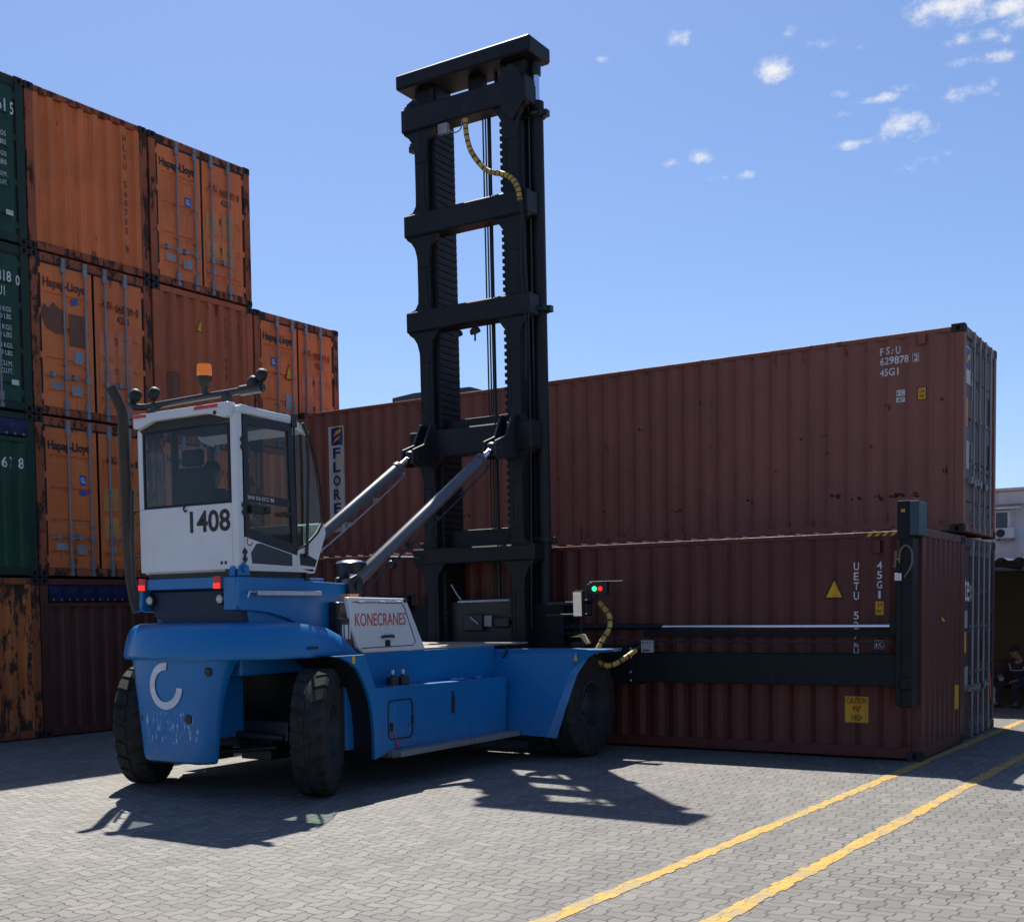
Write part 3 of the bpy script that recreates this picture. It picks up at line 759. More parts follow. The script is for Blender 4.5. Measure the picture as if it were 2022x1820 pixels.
MASTM = paint('mast_dark_grey_paint', (.011, .0115, .014), .5, dirt=.45, fade=.2, spec=.3)
CHAINM = plain('oily_chain_black', (.006, .006, .007), .7)
SPRM = paint('spreader_dark_green_grey', (.007, .0105, .0125), .55, dirt=.4, fade=.2, spec=.25)
GREYC = paint('grey_cylinder_paint', (.10, .108, .125), .36, dirt=.4, fade=.1)
RUBBER = plain('tyre_rubber', (.026, .0245, .023), .85, var=.3, spec=.3)
RIMM = paint('dark_rim_paint', (.035, .04, .05), .55, dirt=.8)
CHROME = plain('chrome_rod', (.82, .84, .9), .16, 1.0, var=.03)
ALU = plain('brushed_aluminium', (.55, .56, .58), .4, .8)
EXH = paint('brown_exhaust_steel', (.06, .045, .034), .5, rust=.2, dirt=.6, metal=.5)
STEP = paint('grey_tread_plate', (.2, .195, .19), .55, dirt=.7)
DKGR = plain('dark_interior_plastic', (.018, .02, .022), .6)
GLS = glass('cab_glass', (.84, .88, .90), .03)
GLG = glass('windscreen_glass', (.82, .90, .85), .04)
SEATM = plain('seat_fabric', (.012, .016, .02), .9)
AMBER = plain('amber_lens', (.8, .19, .012), .3, emit=.16)
TAILR = plain('lit_red_tail_lamp', (.9, .02, .012), .3, emit=.8)
LAMPG = plain('lit_green_lamp', (.03, .9, .2), .3, emit=2.2)
LENS = plain('pale_lamp_lens', (.6, .6, .54), .25)
REFL = plain('red_reflector', (.6, .04, .03), .35)
HOSEY = plain('yellow_spiral_guard', (.52, .32, .06), .5, var=.3)
HOSEB = plain('black_hose', (.015, .015, .017), .5)
MIRR = plain('mirror_face', (.9, .9, .9), .03, 1.0, var=0)
EMBW = plain('white_emblem_paint', (.66, .66, .68), .5)
WARN = plain('yellow_warning_label', (.75, .5, .02), .5)

TK = thing('container_handler', 'blue and white container handler with a tall dark mast gripping the maroon container', 'container handler', (-9.6445, 9.8465, 0))
def tb(mb, name, mat, parent=None, **k): return mb.build(name, mat, parent or TK, **k)

def curve(pts, n):
    P = [Vector(p) for p in pts]; P = [P[0]*2-P[1]]+P+[P[-1]*2-P[-2]]; out = []
    for i in range(1, len(P)-2):
        for k in range(n):
            t = k/n; a, b2, c, d = P[i-1:i+3]
            out.append(.5*((2*b2)+(c-a)*t+(2*a-5*b2+4*c-d)*t*t+(3*b2-a-3*c+d)*t**3))
    out.append(P[-2]); return out
# --- wheels
def tyre_mb(rad, wd):
    m = MB(); h = wd/2
    prof = [(.31, -h*.72), (.33, -h*.86), (.40, -h*.98), (.50, -h*1.03), (.58, -h*1.0), (rad-.05, -h*.95), (rad-.032, -h*.86), (rad-.024, -h*.46), (rad-.010, 0), (rad-.024, h*.46), (rad-.032, h*.86), (rad-.05, h*.95), (.58, h*1.0), (.50, h*1.03), (.40, h*.98), (.33, h*.86), (.31, h*.72)]
    m.lathe(prof, (0, 0, 0), (1, 0, 0), 48, cap=False)
    n = 22
    for k in range(n):
        for sg in (-1, 1):
            a0 = 2*pi*(k+(.5 if sg > 0 else 0))/n; da = 2*pi/n*.36
            # slanted lug running from shoulder to centre
            xs = (sg*h*.99, sg*h*.84, sg*h*.18); rr = (rad-.03, rad-.004, rad+.001); sk = (0, 0, .07)
            vs = []
            for x, r0, q in zip(xs, rr, sk):
                for aa in (a0-da+q, a0+da+q):
                    vs.append((x, cos(aa)*r0, sin(aa)*r0)); vs.append((x, cos(aa)*(rad-.06), sin(aa)*(rad-.06)))
            m.add(vs, [(0, 2, 6, 4), (4, 6, 10, 8), (0, 4, 5, 1), (4, 8, 9, 5), (2, 3, 7, 6), (6, 7, 11, 10), (0, 1, 3, 2), (8, 10, 11, 9)])
            # shoulder block on the sidewall
            m.add([(sg*h*.99, cos(a0-da)*(rad-.05), sin(a0-da)*(rad-.05)), (sg*h*.99, cos(a0+da)*(rad-.05), sin(a0+da)*(rad-.05)), (sg*h*1.015, cos(a0+da*.7)*(rad-.12), sin(a0+da*.7)*(rad-.12)), (sg*h*1.015, cos(a0-da*.7)*(rad-.12), sin(a0-da*.7)*(rad-.12))], [(0, 1, 2, 3)])
    return m
def rim_mb(wd, sg, dish):
    m = MB(); h = wd/2
    m.lathe([(.315, -h*.8), (.305, -h*.5), (.305, h*.5), (.315, h*.8), (.335, h*.9), (.30, h*.9), (.285, h*.55), (.27, h*dish), (.13, h*dish), (.12, h*(dish+.35)), (.09, h*(dish+.42)), (0.01, h*(dish+.42))], (0, 0, 0), (sg, 0, 0), 40, cap=False)
    for k in range(12):
        a = 2*pi*k/12; m.cyl((sg*h*dish, cos(a)*.2, sin(a)*.2), (sg*(h*dish+.035), cos(a)*.2, sin(a)*.2), .017, n=6)
    return m
def wheel(u, v, steer, sg, wd=.36, dish=.15):
    w = tyre_mb(.685, wd).build('wheel', RUBBER, TK, smooth=35); w.location = (u, v, .685); w.rotation_euler = (0, 0, steer)
    rm = rim_mb(wd, sg, dish).build('rim', RIMM, w, smooth=35)
    return w
ST = R(29)
wheel(1.25, .10, ST, 1); wheel(-1.19, -.10, ST, -1)
for sg in (1, -1):
    wheel(sg*2.12, 4.46, 0, sg, .37, .1); wheel(sg*1.72, 4.46, 0, sg, .36, -.5)
m = MB(); m.cyl((-1.95, 4.46, .685), (1.95, 4.46, .685), .13); m.box(-.4, .4, 4.2, 4.72, .45, .95); tb(m, 'front_axle', BLACK, bevel=.02)
m = MB(); m.box(-1.0, 1.0, -.12, .16, .58, .80); m.box(-.35, .35, -.2, .25, .5, .9)
m.tube([(-.95, -.2, .62), (0, -.26, .66), (.95, -.12, .62)], .04, 8); tb(m, 'steering_axle', BLACK, bevel=.02)
m = MB(); m.box(-.75, -.25, -.05, .35, .30, .58); m.box(.15, .6, .05, .5, .34, .6); m.tube([(-.8, -.1, .5), (-.1, -.22, .42), (.75, .0, .5)], .035, 8)
tb(m, 'underbody_hydraulics', BLACK, bevel=.015)

# --- counterweight with round rear hood
def cw_ring(z, w, vr, ve, vf=-.3):
    return [(-w, vf, z), (-w, ve, z), (-w+.035, ve-.07, z), (-w+.13, ve-.135, z), (-.5*w, vr+.02, z), (0, vr, z), (.5*w, vr+.02, z), (w-.13, ve-.135, z), (w-.035, ve-.07, z), (w, ve, z), (w, vf, z)]
m = MB(); m.loft([cw_ring(*q) for q in ((.375, .47, -.83, -.69, -.66), (.40, .515, -.875, -.715, -.68), (.46, .53, -.89, -.72, -.68), (.7, .555, -.90, -.725, -.68), (.95, .59, -.905, -.725, -.67), (1.15, .625, -.905, -.72, -.65), (1.3, .66, -.905, -.71, -.62), (1.42, .70, -.905, -.69, -.58), (1.492, .75, -.905, -.665, -.54))])
CW = tb(m, 'counterweight', BLUEW, smooth=40)
def cw_v(u, z):
    w = .5+.12*max(0, (z-.5))/.6+.12*max(0, z-1.1); a = abs(u)/w
    return -.905+(.02*min(1, a/.5) if a < .5 else .02+.115*((a-.5)/.5)**1.4)
m = MB()
for (u, z, r) in ((-.565, 1.315, .05), (.55, 1.36, .05), (-.40, .855, .052), (.30, .862, .052)):
    v = cw_v(u, z); b = MB(); b.lathe([(r, .015), (r, -.006), (r*.7, -.012), (.001, -.012)], (u, v, z), (0, 1, 0), 16, cap=False); tb(b, 'bolt_cover', BLACK, CW)
m = MB(); ri, ro = .165, .245; A0, A1 = R(82), R(355); n = 40; rows = []
for k in range(n+1):
    a = A0+(A1-A0)*k/n
    for r in (ri, ro):
        uu = -.005+cos(a)*r*1.0; zz = 1.205+sin(a)*r*1.02; rows.append((uu, cw_v(uu, zz)-.012, zz))
m.add(rows, [(2*k, 2*k+1, 2*k+3, 2*k+2) for k in range(n)]); tb(m, 'emblem', EMBW, CW, recalc=False)

plan = [(1.20, .88), (1.235, .70), (1.255, .42), (1.265, .15), (1.255, -.05), (1.215, -.24), (1.13, -.43), (.99, -.61), (.80, -.77), (.58, -.88), (.35, -.935), (0, -.955)]
plan = plan+[(-u, v) for u, v in reversed(plan[:-1])]
def hh(v): return 1.5+.365*math.sqrt(max(0.0, 1-max(0, (v+.12)/.98)**2))
rings = []
for d, t in ((.012, -.02), (0, .0), (.004, .10), (.022, .36), (.048, .62), (.082, .82), (.13, .935), (.20, .985), (.32, 1.0), (.55, 1.015)):
    ring = []
    for u, v in plan:
        nu = u*(1-d/1.26); nv = v+d*max(0, -v)/.955; z = 1.5+(hh(nv)-1.5)*t
        ring.append((nu, nv, z if t > 0 else 1.5+t))
    rings.append(ring)
m = MB(); m.loft(rings, cap=False); n = len(plan)
for rg, off in ((rings[-1], 0), (rings[0], 0)):
    m.add(rg, [(i, i+1, n-2-i, n-1-i) for i in range(n//2-1)]+[(n//2-1, n//2, n//2+1)])
tb(m, 'rear_hood', BLUE, smooth=50)

b = MB(); b.box(1.262, 1.268, -.06, .10, 1.575, 1.60); HLb = tb(b, 'small_label', BLACK)
def bolts(pts, ax, par, r=.018, mat=None):
    for c in pts:
        q = MB(); q.lathe([(r, 0), (r, .012), (r*.5, .016), (.001, .016)], c, ax, 6, cap=False); tb(q, 'bolt', mat or BLACK, par)
# --- chassis tower, deck
m = MB()
m.prism([(-.30, 1.5), (1.42, 1.5), (1.34, 2.15), (1.25, 2.285), (-.30, 2.335), (-.42, 2.2), (-.36, 1.9)], 'x', -.70, .70)
CH = tb(m, 'chassis', BLUE, bevel=.012)
m = MB(); m.box(-.36, .36, -.70, -.1, .62, 1.48); m.box(-.70, .70, -.5, .5, 1.3, 1.49); tb(m, 'rear_frame', BLUE, bevel=.02)
m = MB(); m.prism([(-.745, 2.225), (-.745, 2.08), (-.62, 1.92), (-.40, 1.84), (.69, 1.84), (.69, 2.225)], 'y', -.45, -.1); tb(m, 'rear_recess', DKBL, bevel=.02)
m = MB(); m.box(-1.17, 1.17, .575, .618, .45, 1.48); tb(m, 'wheelhouse_liner', BLACK)
m = MB()
sidep = [(-.545, 2.352), (1.25, 2.292), (1.36, 2.16), (1.42, 1.5), (.80, 1.5), (.66, 1.68), (.47, 1.80), (.2, 1.90), (-.1, 1.965), (-.38, 1.99), (-.53, 1.995), (-.575, 2.04)]
for sg in (1, -1):
    b = MB(); b.prism(sidep, 'x', sg*.705, sg*.755); tb(b, 'chassis_side_plate', BLUE, bevel=.012)
m = MB(); m.box(-.775, .52, -.545, -.46, 2.232, 2.352); m.box(-.775, .70, -.46, .9, 2.30, 2.348); m.box(.52, .704, -.545, -.2, 2.0, 2.35); m.box(-.775, -.757, -.545, -.2, 2.0, 2.232)
DK = tb(m, 'rear_deck', BLUE, bevel=.014)
for u in (-.70, .455):
    b = MB(); b.box(u-.055, u+.055, -.575, -.548, 2.222, 2.362); tl = tb(b, 'tail_light', REFL, DK, bevel=.01)
    b = MB(); b.box(u-.047, u+.047, -.580, -.5755, 2.232, 2.288); tb(b, 'lit_lamp', TAILR, DK)
for u in (-.66, .42):
    b = MB(); b.lathe([(.062, .05), (.062, 0), (.052, -.006)], (u, -.50, 2.12), (0, 1, 0), 18); tb(b, 'reversing_lamp', BLACK, DK)
    b = MB(); b.lathe([(.047, 0), (.03, -.016), (.001, -.02)], (u, -.507, 2.12), (0, 1, 0), 18, cap=False); tb(b, 'lamp_lens', LENS, DK)
b = MB(); b.box(.80, .83, -.34, .70, 2.15, 2.20); b.tube([(.76, -.30, 2.20), (.80, -.36, 2.185), (.815, -.46, 2.19), (.80, -.47, 2.13)], .012, 6); b.box(.755, .80, .2, .24, 2.16, 2.19); b.box(.755, .80, -.2, -.16, 2.16, 2.19)
tb(b, 'grab_rail', ALU, bevel=.004)
# pivot ears for the tilt cylinders
for sg in (1, -1):
    b = MB(); b.prism([(1.18, 2.28), (1.22, 2.36), (1.34, 2.40), (1.44, 2.34), (1.45, 2.2), (1.36, 2.05), (1.22, 2.05)], 'x', sg*.60, sg*.64); b.prism([(1.18, 2.28), (1.22, 2.36), (1.34, 2.40), (1.44, 2.34), (1.45, 2.2), (1.36, 2.05), (1.22, 2.05)], 'x', sg*.80, sg*.84)
    b.cyl((sg*.57, 1.34, 2.26), (sg*.87, 1.34, 2.26), .055, n=16); tb(b, 'pivot_bracket', BLACK, bevel=.008)

# --- body between the axles
m = MB(); m.box(-1.2, 1.2, .62, 3.78, .42, 1.488)
BD = tb(m, 'body', BLUE, bevel=.01)
arch = [(.03, 1.495), (.172, 1.478), (.33, 1.42), (.46, 1.344), (.56, 1.22), (.63, 1.10), (.69, .96), (.725, .818), (.745, .6), (.752, .32), (1.12, .40), (1.12, 1.10), (.785, 1.118), (.60, 1.495)]
for sg in (1, -1):
    b = MB(); b.prism(arch, 'x', sg*1.455, sg*1.505); AR = tb(b, 'wheel_arch_panel', BLUE, bevel=.012)
    b = MB(); ar = [(v+.006, z+.004) for v, z in arch[:10]]; b.loft([[(sg*u, v+dd, z) for v, z in ar for dd in (0,)] for u in (1.48, .74) for dd in (0,)], cap=False, closed=False); tb(b, 'arch_liner', BLACK, AR)
    b = MB(); b.prism([(1.124, .40), (3.555, .36), (3.60, 1.085), (1.124, 1.113)], 'x', sg*1.205, sg*1.498); TA = tb(b, 'side_tank', BLUE, bevel=.012)
    b = MB(); b.box(min(sg*1.502, sg*1.70), max(sg*1.502, sg*1.70), .98, 3.57, .335, .40); b.box(min(sg*1.2, sg*1.502), max(sg*1.2, sg*1.502), 1.1, 3.5, .30, .355); SP = tb(b, 'step', STEP, bevel=.01)
    if sg == 1:
        pts = [(1.505, v, z) for v, z in ((1.03, .955), (1.0, .90), (1.0, .56), (1.04, .52), (1.42, .515), (1.47, .56), (1.47, .90), (1.44, .955), (1.03, .955))]
        b = MB(); b.tube(pts, .009, 6); b.box(1.49, 1.515, 1.455, 1.485, .66, .76); tb(b, 'access_door_seal', GASK, TA)
        b = MB(); b.box(1.5, 1.525, 1.03, 1.075, .61, .71); tb(b, 'access_door_handle', BLACK, TA, bevel=.006)
        b = MB(); b.box(1.5, 1.52, 2.29, 2.34, .72, .93); b.cyl((1.51, 2.315, .93), (1.51, 2.315, .99), .012, n=8); tb(b, 'level_gauge', BLACK, TA, bevel=.005)
        b = MB(); b.prism([(1.08, .60), (1.105, .60), (1.19, .42), (1.165, .42)], 'x', 1.5, 1.512); tb(b, 'red_strap', REFL, TA)
        b = MB(); b.box(1.506, 1.509, .375, .42, 1.405, 1.485); tb(b, 'warning_label', WARN, AR)
        for v in (1.32, 1.52):
            b = MB(); b.lathe([(.07, 0), (.075, .085), (.06, .095), (.02, .10), (.02, .125), (.001, .125)], (1.34, v, 1.112), (0, 0, 1), 16); tb(b, 'filler_cap', BLACK, BD)
        b = MB(); b.lathe([(.022, 0), (.022, .05), (.001, .055)], (1.34, 1.32, 1.235), (0, 0, 1), 8); b.lathe([(.022, 0), (.022, .05), (.001, .055)], (1.34, 1.52, 1.235), (0, 0, 1), 8); tb(b, 'filler_nipples', ALU, BD)
        b = MB(); b.lathe([(.12, 0), (.12, .02), (.001, .03)], (1.36, 2.62, 1.105), (0, 0, 1), 20, cap=False); b.lathe([(.07, 0), (.07, .02), (.001, .03)], (1.36, 3.1, 1.1), (0, 0, 1), 20, cap=False); tb(b, 'tank_lid', BLUE, BD)
        b = MB(); b.tube([(1.206, .80, 1.45), (1.206, .86, 1.45), (1.206, .93, 1.22), (1.206, .93, 1.14)], .012, 6); tb(b, 'panel_recess_edge', GASK, BD)
# panels in front of the steps: slanted rear-facing face, side flange, top over the front wheels
def pv(z): return 3.60+(z-.36)*.19
for sg in (1, -1):
    b = MB()
    f = [(1.16, 1.44), (2.43, 1.44), (2.08, .33), (1.3, .36)]
    b.add([(sg*u, pv(z), z) for u, z in f]+[(sg*u, pv(z)+.05, z) for u, z in f], [(0, 1, 2, 3), (7, 6, 5, 4), (0, 4, 5, 1), (1, 5, 6, 2), (2, 6, 7, 3), (3, 7, 4, 0)])
    A = [(2.43, 1.44), (2.345, 1.17), (2.25, .87), (2.17, .61), (2.08, .33)]
    B = [(2.52, 4.26, 1.415), (2.46, 4.02, 1.33), (2.39, 3.855, 1.12), (2.29, 3.745, .72), (2.17, 3.70, .31)]
    i = [(sg*u, pv(z), z) for u, z in A]; o_ = [(sg*u, v, z) for u, v, z in B]
    i2 = [(sg*(u-.03), pv(z)+.03, z) for u, z in A]; o2 = [(sg*(u-.03), v+.005, z) for u, v, z in B]
    b.add(i+o_, [(k, k+1, 6+k, 5+k) for k in range(4)]); b.add(i2+o2, [(k, k+1, 6+k, 5+k) for k in range(4)])
    b.add(o_+o2, [(k, k+1, 6+k, 5+k) for k in range(4)])
    b.add([(sg*u, v, z) for u, v, z in ((1.16, 3.78, 1.44), (2.43, 3.80, 1.44), (2.53, 4.30, 1.42), (2.50, 4.95, 1.42), (1.16, 4.95, 1.42), (1.16, 3.78, 1.40), (2.42, 3.80, 1.40), (2.51, 4.30, 1.385), (2.48, 4.95, 1.385), (1.16, 4.95, 1.385))],
          [(0, 1, 2, 3, 4), (9, 8, 7, 6, 5), (0, 5, 6, 1), (1, 6, 7, 2), (2, 7, 8, 3), (3, 8, 9, 4)])
    FF = tb(b, 'front_fender', BLUE)
    if sg == 1:
        b = MB(); b.prism([(2.40, 1.30), (2.455, 1.30), (2.43, 1.40)], 'y', 3.74, 3.745); tb(b, 'warning_label', WARN, FF)
        b = MB(); b.tube([(1.38, 3.795, 1.46), (1.4, 3.77, 1.43), (1.36, 3.77, 1.36), (1.33, 3.775, 1.33)], .014, 6); tb(b, 'rubber_latch', BLACK, FF)
m = MB(); m.box(-1.18, 1.18, 2.05, 4.7, 1.489, 1.512); tb(m, 'deck_plate', paint('dusty_deck_plate', (.3, .25, .21), .7, dirt=.8), bevel=.004)

# white engine cover
cov = [(.70, 2.128), (1.80, 2.112), (2.19, 1.492), (.98, 1.492), (.86, 1.56), (.78, 1.75), (.745, 1.95)]
m = MB(); m.prism(cov, 'x', 1.13, 1.205); EC = tb(m, 'engine_cover', WHITE, bevel=.02)
m = MB(); m.box(-1.0, 1.1, 1.1, 1.95, 1.5, 1.95); m.box(-.9, .9, .9, 1.75, 1.5, 2.08); tb(m, 'engine', BLACK, bevel=.03)
X = 1.208
b = MB(); b.tube([(X, .78, 2.07), (X, 1.70, 2.055), (X, 1.76, 2.0), (X, 1.965, 1.60), (X, 1.93, 1.555), (X, .93, 1.55)], .005, 5); tb(b, 'panel_seam', GASK, EC)
for v in (.92, 1.32, 1.64):
    b = MB(); b.cyl((X+.004, v-.05, 2.068), (X+.004, v+.05, 2.066), .014, n=8); tb(b, 'cover_hinge', ALU, EC)
b = MB(); b.tube([(X+.012, 1.29, 1.665), (X+.03, 1.33, 1.675), (X+.03, 1.48, 1.675), (X+.012, 1.52, 1.665)], .016, 8); b.box(X-.004, X+.014, 1.37, 1.45, 1.56, 1.63); tb(b, 'cover_latch', BLACK, EC)
b = MB(); text(b, 'KONECRANES', (X+.002, .815, 1.80), (0, 1, 0), (0, 0, 1), .96, .145, .0); tb(b, 'lettering', REDTXT, EC, recalc=False)
b = MB(); b.lathe([(.028, -.02), (.028, .03), (.001, .035)], (1.19, 1.77, 2.08), (1, 0, .6), 10); tb(b, 'cover_lock', BLACK, EC)
b = MB(); b.box(.98, 1.12, .84, 1.0, 2.09, 2.165); tb(b, 'tan_foam_block', TANPL, EC)
m = MB(); m.lathe([(.15, 1.6), (.15, 2.50), (.165, 2.52), (.165, 2.535)], (.60, 1.52, 0), (0, 0, 1), 28); AI = tb(m, 'air_intake', BLACK, smooth=40)
b = MB(); b.lathe([(.165, 0), (.19, .01), (.15, .035), (.06, .05), (.001, .052)], (.60, 1.52, 2.535), (0, 0, 1), 28, cap=False); tb(b, 'intake_cap', CHROME, AI, smooth=60)
b = MB(); b.add([(.60+.152*cos(a), 1.52+.152*sin(a), z) for z in (2.36, 2.41) for a in (R(-58), R(-46), R(-34))], [(0, 1, 4, 3), (1, 2, 5, 4)]); tb(b, 'white_label', WHTPL, AI, recalc=False)
m = MB(); m.lathe([(.09, 0), (.09, .27), (.10, .28), (.10, .31), (.001, .31)], (1.08, .80, 1.58), (0, 0, 1), 20); FC = tb(m, 'filter_canister', EXH, smooth=40)
b = MB(); b.add([(1.08+.092*cos(a), .80+.092*sin(a), z) for z in (1.66, 1.82) for a in (R(-75), R(-45), R(-15))], [(0, 1, 4, 3), (1, 2, 5, 4)]); tb(b, 'white_label', WHTPL, FC, recalc=False)

# --- exhaust on the left rear
m = MB(); ex = [(-.95, -.42, 2.0), (-1.0, -.42, 2.15), (-1.05, -.42, 2.4), (-1.075, -.42, 2.7), (-1.105, -.42, 4.22), (-1.115, -.43, 4.30), (-1.185, -.50, 4.53)]
m.tube(ex, [.062]*5+[.061, .060], 18); m.lathe([(.056, 0), (.055, -.1)], ex[-1], Vector(ex[-1])-Vector(ex[-2]), 18, cap=False)
EXO = tb(m, 'exhaust_pipe', EXH, smooth=45)
b = MB(); b.cyl((-1.1852, -.5003, 4.531), (-1.1855, -.5007, 4.532), .053, n=18); tb(b, 'pipe_mouth', HOLE, EXO)
m = MB(); m.tube([(-.83, -.56, 3.35), (-.83, -.57, 3.0), (-.83, -.57, 2.3), (-.80, -.56, 2.16)], .02, 8); m.tube([(-.98, -.42, 3.1), (-.84, -.5, 3.12), (-.74, -.5, 3.12)], .012, 6); m.tube([(-.98, -.42, 2.6), (-.84, -.5, 2.62), (-.74, -.5, 2.62)], .012, 6)
tb(m, 'rear_grab_handle', BLACK, smooth=40)

# --- cab
HB = .745
prof_lo = [(-.537, 2.425), (.69, 2.40), (.90, 2.86), (.865, 2.99), (.56, 2.70), (.42, 2.62), (.42, 2.50)]
m = MB()
m.box(-HB, HB-.085, -.537, -.49, 2.425, 3.125)                               # lower rear wall
m.box(-HB, -HB+.075, -.537, -.47, 3.125, 4.0); m.box(HB-.085, HB, -.537, -.44, 2.43, 4.06)   # rear corner posts
m.box(-HB+.075, HB-.085, -.533, -.48, 3.962, 4.04)
m.box(-HB, HB, -.48, .68, 2.41, 2.46)                                        # floor
for sg in (1, -1):
    b0 = MB(); lo = [(.40, 2.44), (.685, 2.40), (.90, 2.86), (.865, 2.985), (.75, 2.85), (.56, 2.715), (.40, 2.66)]
    m.prism(lo, 'x', sg*HB, sg*(HB-.06))
    m.prism([(.36, 4.06), (.42, 4.06), (.62, 3.98), (.60, 3.93), (.41, 3.985)], 'x', sg*HB, sg*(HB-.05))
m.prism([(.66, 2.41), (.685, 2.40), (.90, 2.86), (.865, 2.985), (.84, 2.95), (.86, 2.86)], 'x', -HB+.06, HB-.06)   # curved nose
m.box(-HB, -HB+.04, -.47, .40, 2.46, 2.90)
CAB = tb(m, 'cab', WHITE, bevel=.014)
m = MB(); rf = [(-.60, 4.0), (-.60, 4.10), (-.565, 4.145), (-.4, 4.155), (.30, 4.125), (.45, 4.085), (.64, 3.985), (.63, 3.955), (.42, 4.03), (-.45, 4.05)]
m.prism([(-.48, 4.055), (-.45, 4.15), (.30, 4.12), (.45, 4.08), (.64, 3.98), (.63, 3.955), (.42, 4.03)], 'x', -HB+.01, HB-.005)
m.add([(u, v, z) for v in (-.605, -.48) for u, z in ((-.735, 4.16), (.705, 4.16), (.705, 4.015), (.64, 4.0), (.40, 4.065), (-.42, 4.065), (-.66, 3.995), (-.735, 4.01))],
      [tuple(range(8)), tuple(range(15, 7, -1))]+[(i, (i+1) % 8, (i+1) % 8+8, i+8) for i in range(8)])
m.box(HB-.06, HB+.004, -.52, .40, 4.055, 4.125)
RF = tb(m, 'cab_roof', WHITE, bevel=.018)
b = MB(); b.prism([(-.70, 3.985), (-.47, 4.07), (.36, 4.08), (.655, 4.0), (.66, 3.968), (-.665, 3.96)], 'y', -.5415, -.53); tb(b, 'visor_shade_plate', DKGR, RF)  # flat dark plate: shade of the recess above the window, put in as colour
for ua, ub in ((-.715, -.52), (.22, .56)):
    b = MB(); b.box(ua, ub, -.613, -.607, 4.115, 4.15); tb(b, 'reflector', REFL, RF)
b = MB(); b.cyl((.52, -.615, 4.06), (.52, -.60, 4.06), .022, n=10); tb(b, 'roof_plug', BLACK, RF)
# rear window
m = MB(); m.box(-HB+.075, HB-.085, -.522, -.516, 3.135, 3.965); RW = tb(m, 'rear_window', GLS)
m = MB(); 
for a, b2, c, d in ((-HB+.075, HB-.085, 3.125, 3.15), (-HB+.075, HB-.085, 3.945, 3.965), (-HB+.075, -HB+.10, 3.15, 3.945), (HB-.13, HB-.085, 3.15, 3.945)): m.box(a, b2, -.53, -.505, c, d)
tb(m, 'window_rubber', GASK, RW)
b = MB(); text(b, '1408', (.045, -.5405, 2.83), (1, 0, 0), (0, 0, 1), .595, .235, .024); tb(b, 'lettering', BLKTXT, CAB, recalc=False)
for u, z in ((.50, 2.50), (.56, 2.50)):
    b = MB(); b.box(u-.016, u+.016, -.541, -.537, z-.016, z+.016); tb(b, 'wall_plug', BLACK, CAB)
m = MB(); m.tube([(-.03, -.54, 3.13), (-.03, -.56, 3.09), (0, -.56, 3.06), (.01, -.555, 3.08)], .01, 6); tb(m, 'cab_hook', BLACK)
# door (right side): dark framed glass above, white lower panel
SX = HB-.002
m = MB(); fr = [(-.43, 4.03), (.345, 4.035), (.39, 2.60), (-.43, 2.775)]
def frame_poly(outer, inner, x0, x1):
    b = MB(); n = len(outer)
    for xx in (x0, x1): b.add([(xx, *p) for p in outer]+[(xx, *p) for p in inner], [(i, (i+1) % n, (i+1) % n+n, i+n) for i in range(n)])
    for ring in (outer, inner): b.add([(x0, *p) for p in ring]+[(x1, *p) for p in ring], [(i, (i+1) % n, (i+1) % n+n, i+n) for i in range(n)])
    return b
inn = [(-.36, 3.94), (.275, 3.945), (.31, 2.72), (-.36, 2.86)]
DO = frame_poly(fr, inn, HB-.045, HB+.004).build('door', BLACK, TK)
b = MB(); b.prism(fr, 'x', HB-.018, HB-.012); tb(b, 'door_glass', GLS, DO)
b = MB(); b.prism([(-.36, 3.23), (.285, 3.20), (.29, 3.12), (-.36, 3.15)], 'x', HB-.03, HB+.003); tb(b, 'door_bar', BLACK, DO)
b = MB(); b.prism([(-.44, 2.77), (.395, 2.595), (.395, 2.44), (-.44, 2.455)], 'x', HB-.05, HB+.006); DL = tb(b, 'door_panel', WHITE, DO, bevel=.01)
b = MB(); b.prism([(-.355, 2.60), (-.27, 2.70), (-.20, 2.705), (.295, 2.60), (.295, 2.475), (-.34, 2.49)], 'x', HB+.004, HB+.011); tb(b, 'kick_panel', paint('charcoal_panel', (.05, .055, .065), .6, dirt=.5), DO)
b = MB(); b.box(HB, HB+.05, -.37, -.08, 3.02, 3.10); b.lathe([(.035, 0), (.035, .03), (.001, .035)], (HB+.04, -.14, 3.06), (1, 0, 0), 12); b.tube([(HB+.02, .1, 3.03), (HB+.05, .13, 3.035), (HB+.05, .33, 3.03)], .022, 8); tb(b, 'door_handle', BLACK, DO, bevel=.008)
for z in (3.74, 3.06, 2.57):
    b = MB(); b.box(HB-.005, HB+.022, -.475, -.425, z-.055, z-.02); b.box(HB-.005, HB+.022, -.475, -.425, z+.02, z+.055); b.cyl((HB+.012, -.45, z-.075), (HB+.012, -.45, z+.075), .012, n=8); tb(b, 'door_hinge', BLACK, DO)
b = MB(); text(b, 'SMV 5/6 ECC 90', (HB+.0055, -.385, 3.165), (0, 1, -.03), (0, 0, 1), .41, .04, .01); tb(b, 'lettering', WHTTXT, DO, recalc=False)
m = MB(); A0, A1 = R(95), R(350); rows = []
for k in range(25):
    a = A0+(A1-A0)*k/24
    for r in (.034, .05): rows.append((HB+.0075, -.33+cos(a)*r, 2.775+sin(a)*r))
# small ring emblem in red on the white door panel
m.add([(x, y, z-.065) for x, y, z in rows], [(2*k, 2*k+1, 2*k+3, 2*k+2) for k in range(24)])
b = MB(); b.prism([(-.42, 2.66), (-.25, 2.66), (-.25, 2.77), (-.42, 2.775)], 'x', HB, HB+.0065); 
m.v = [(x, y-.04, z+.01) for x, y, z in m.v]; tb(m, 'emblem', REDTXT, DO, recalc=False)
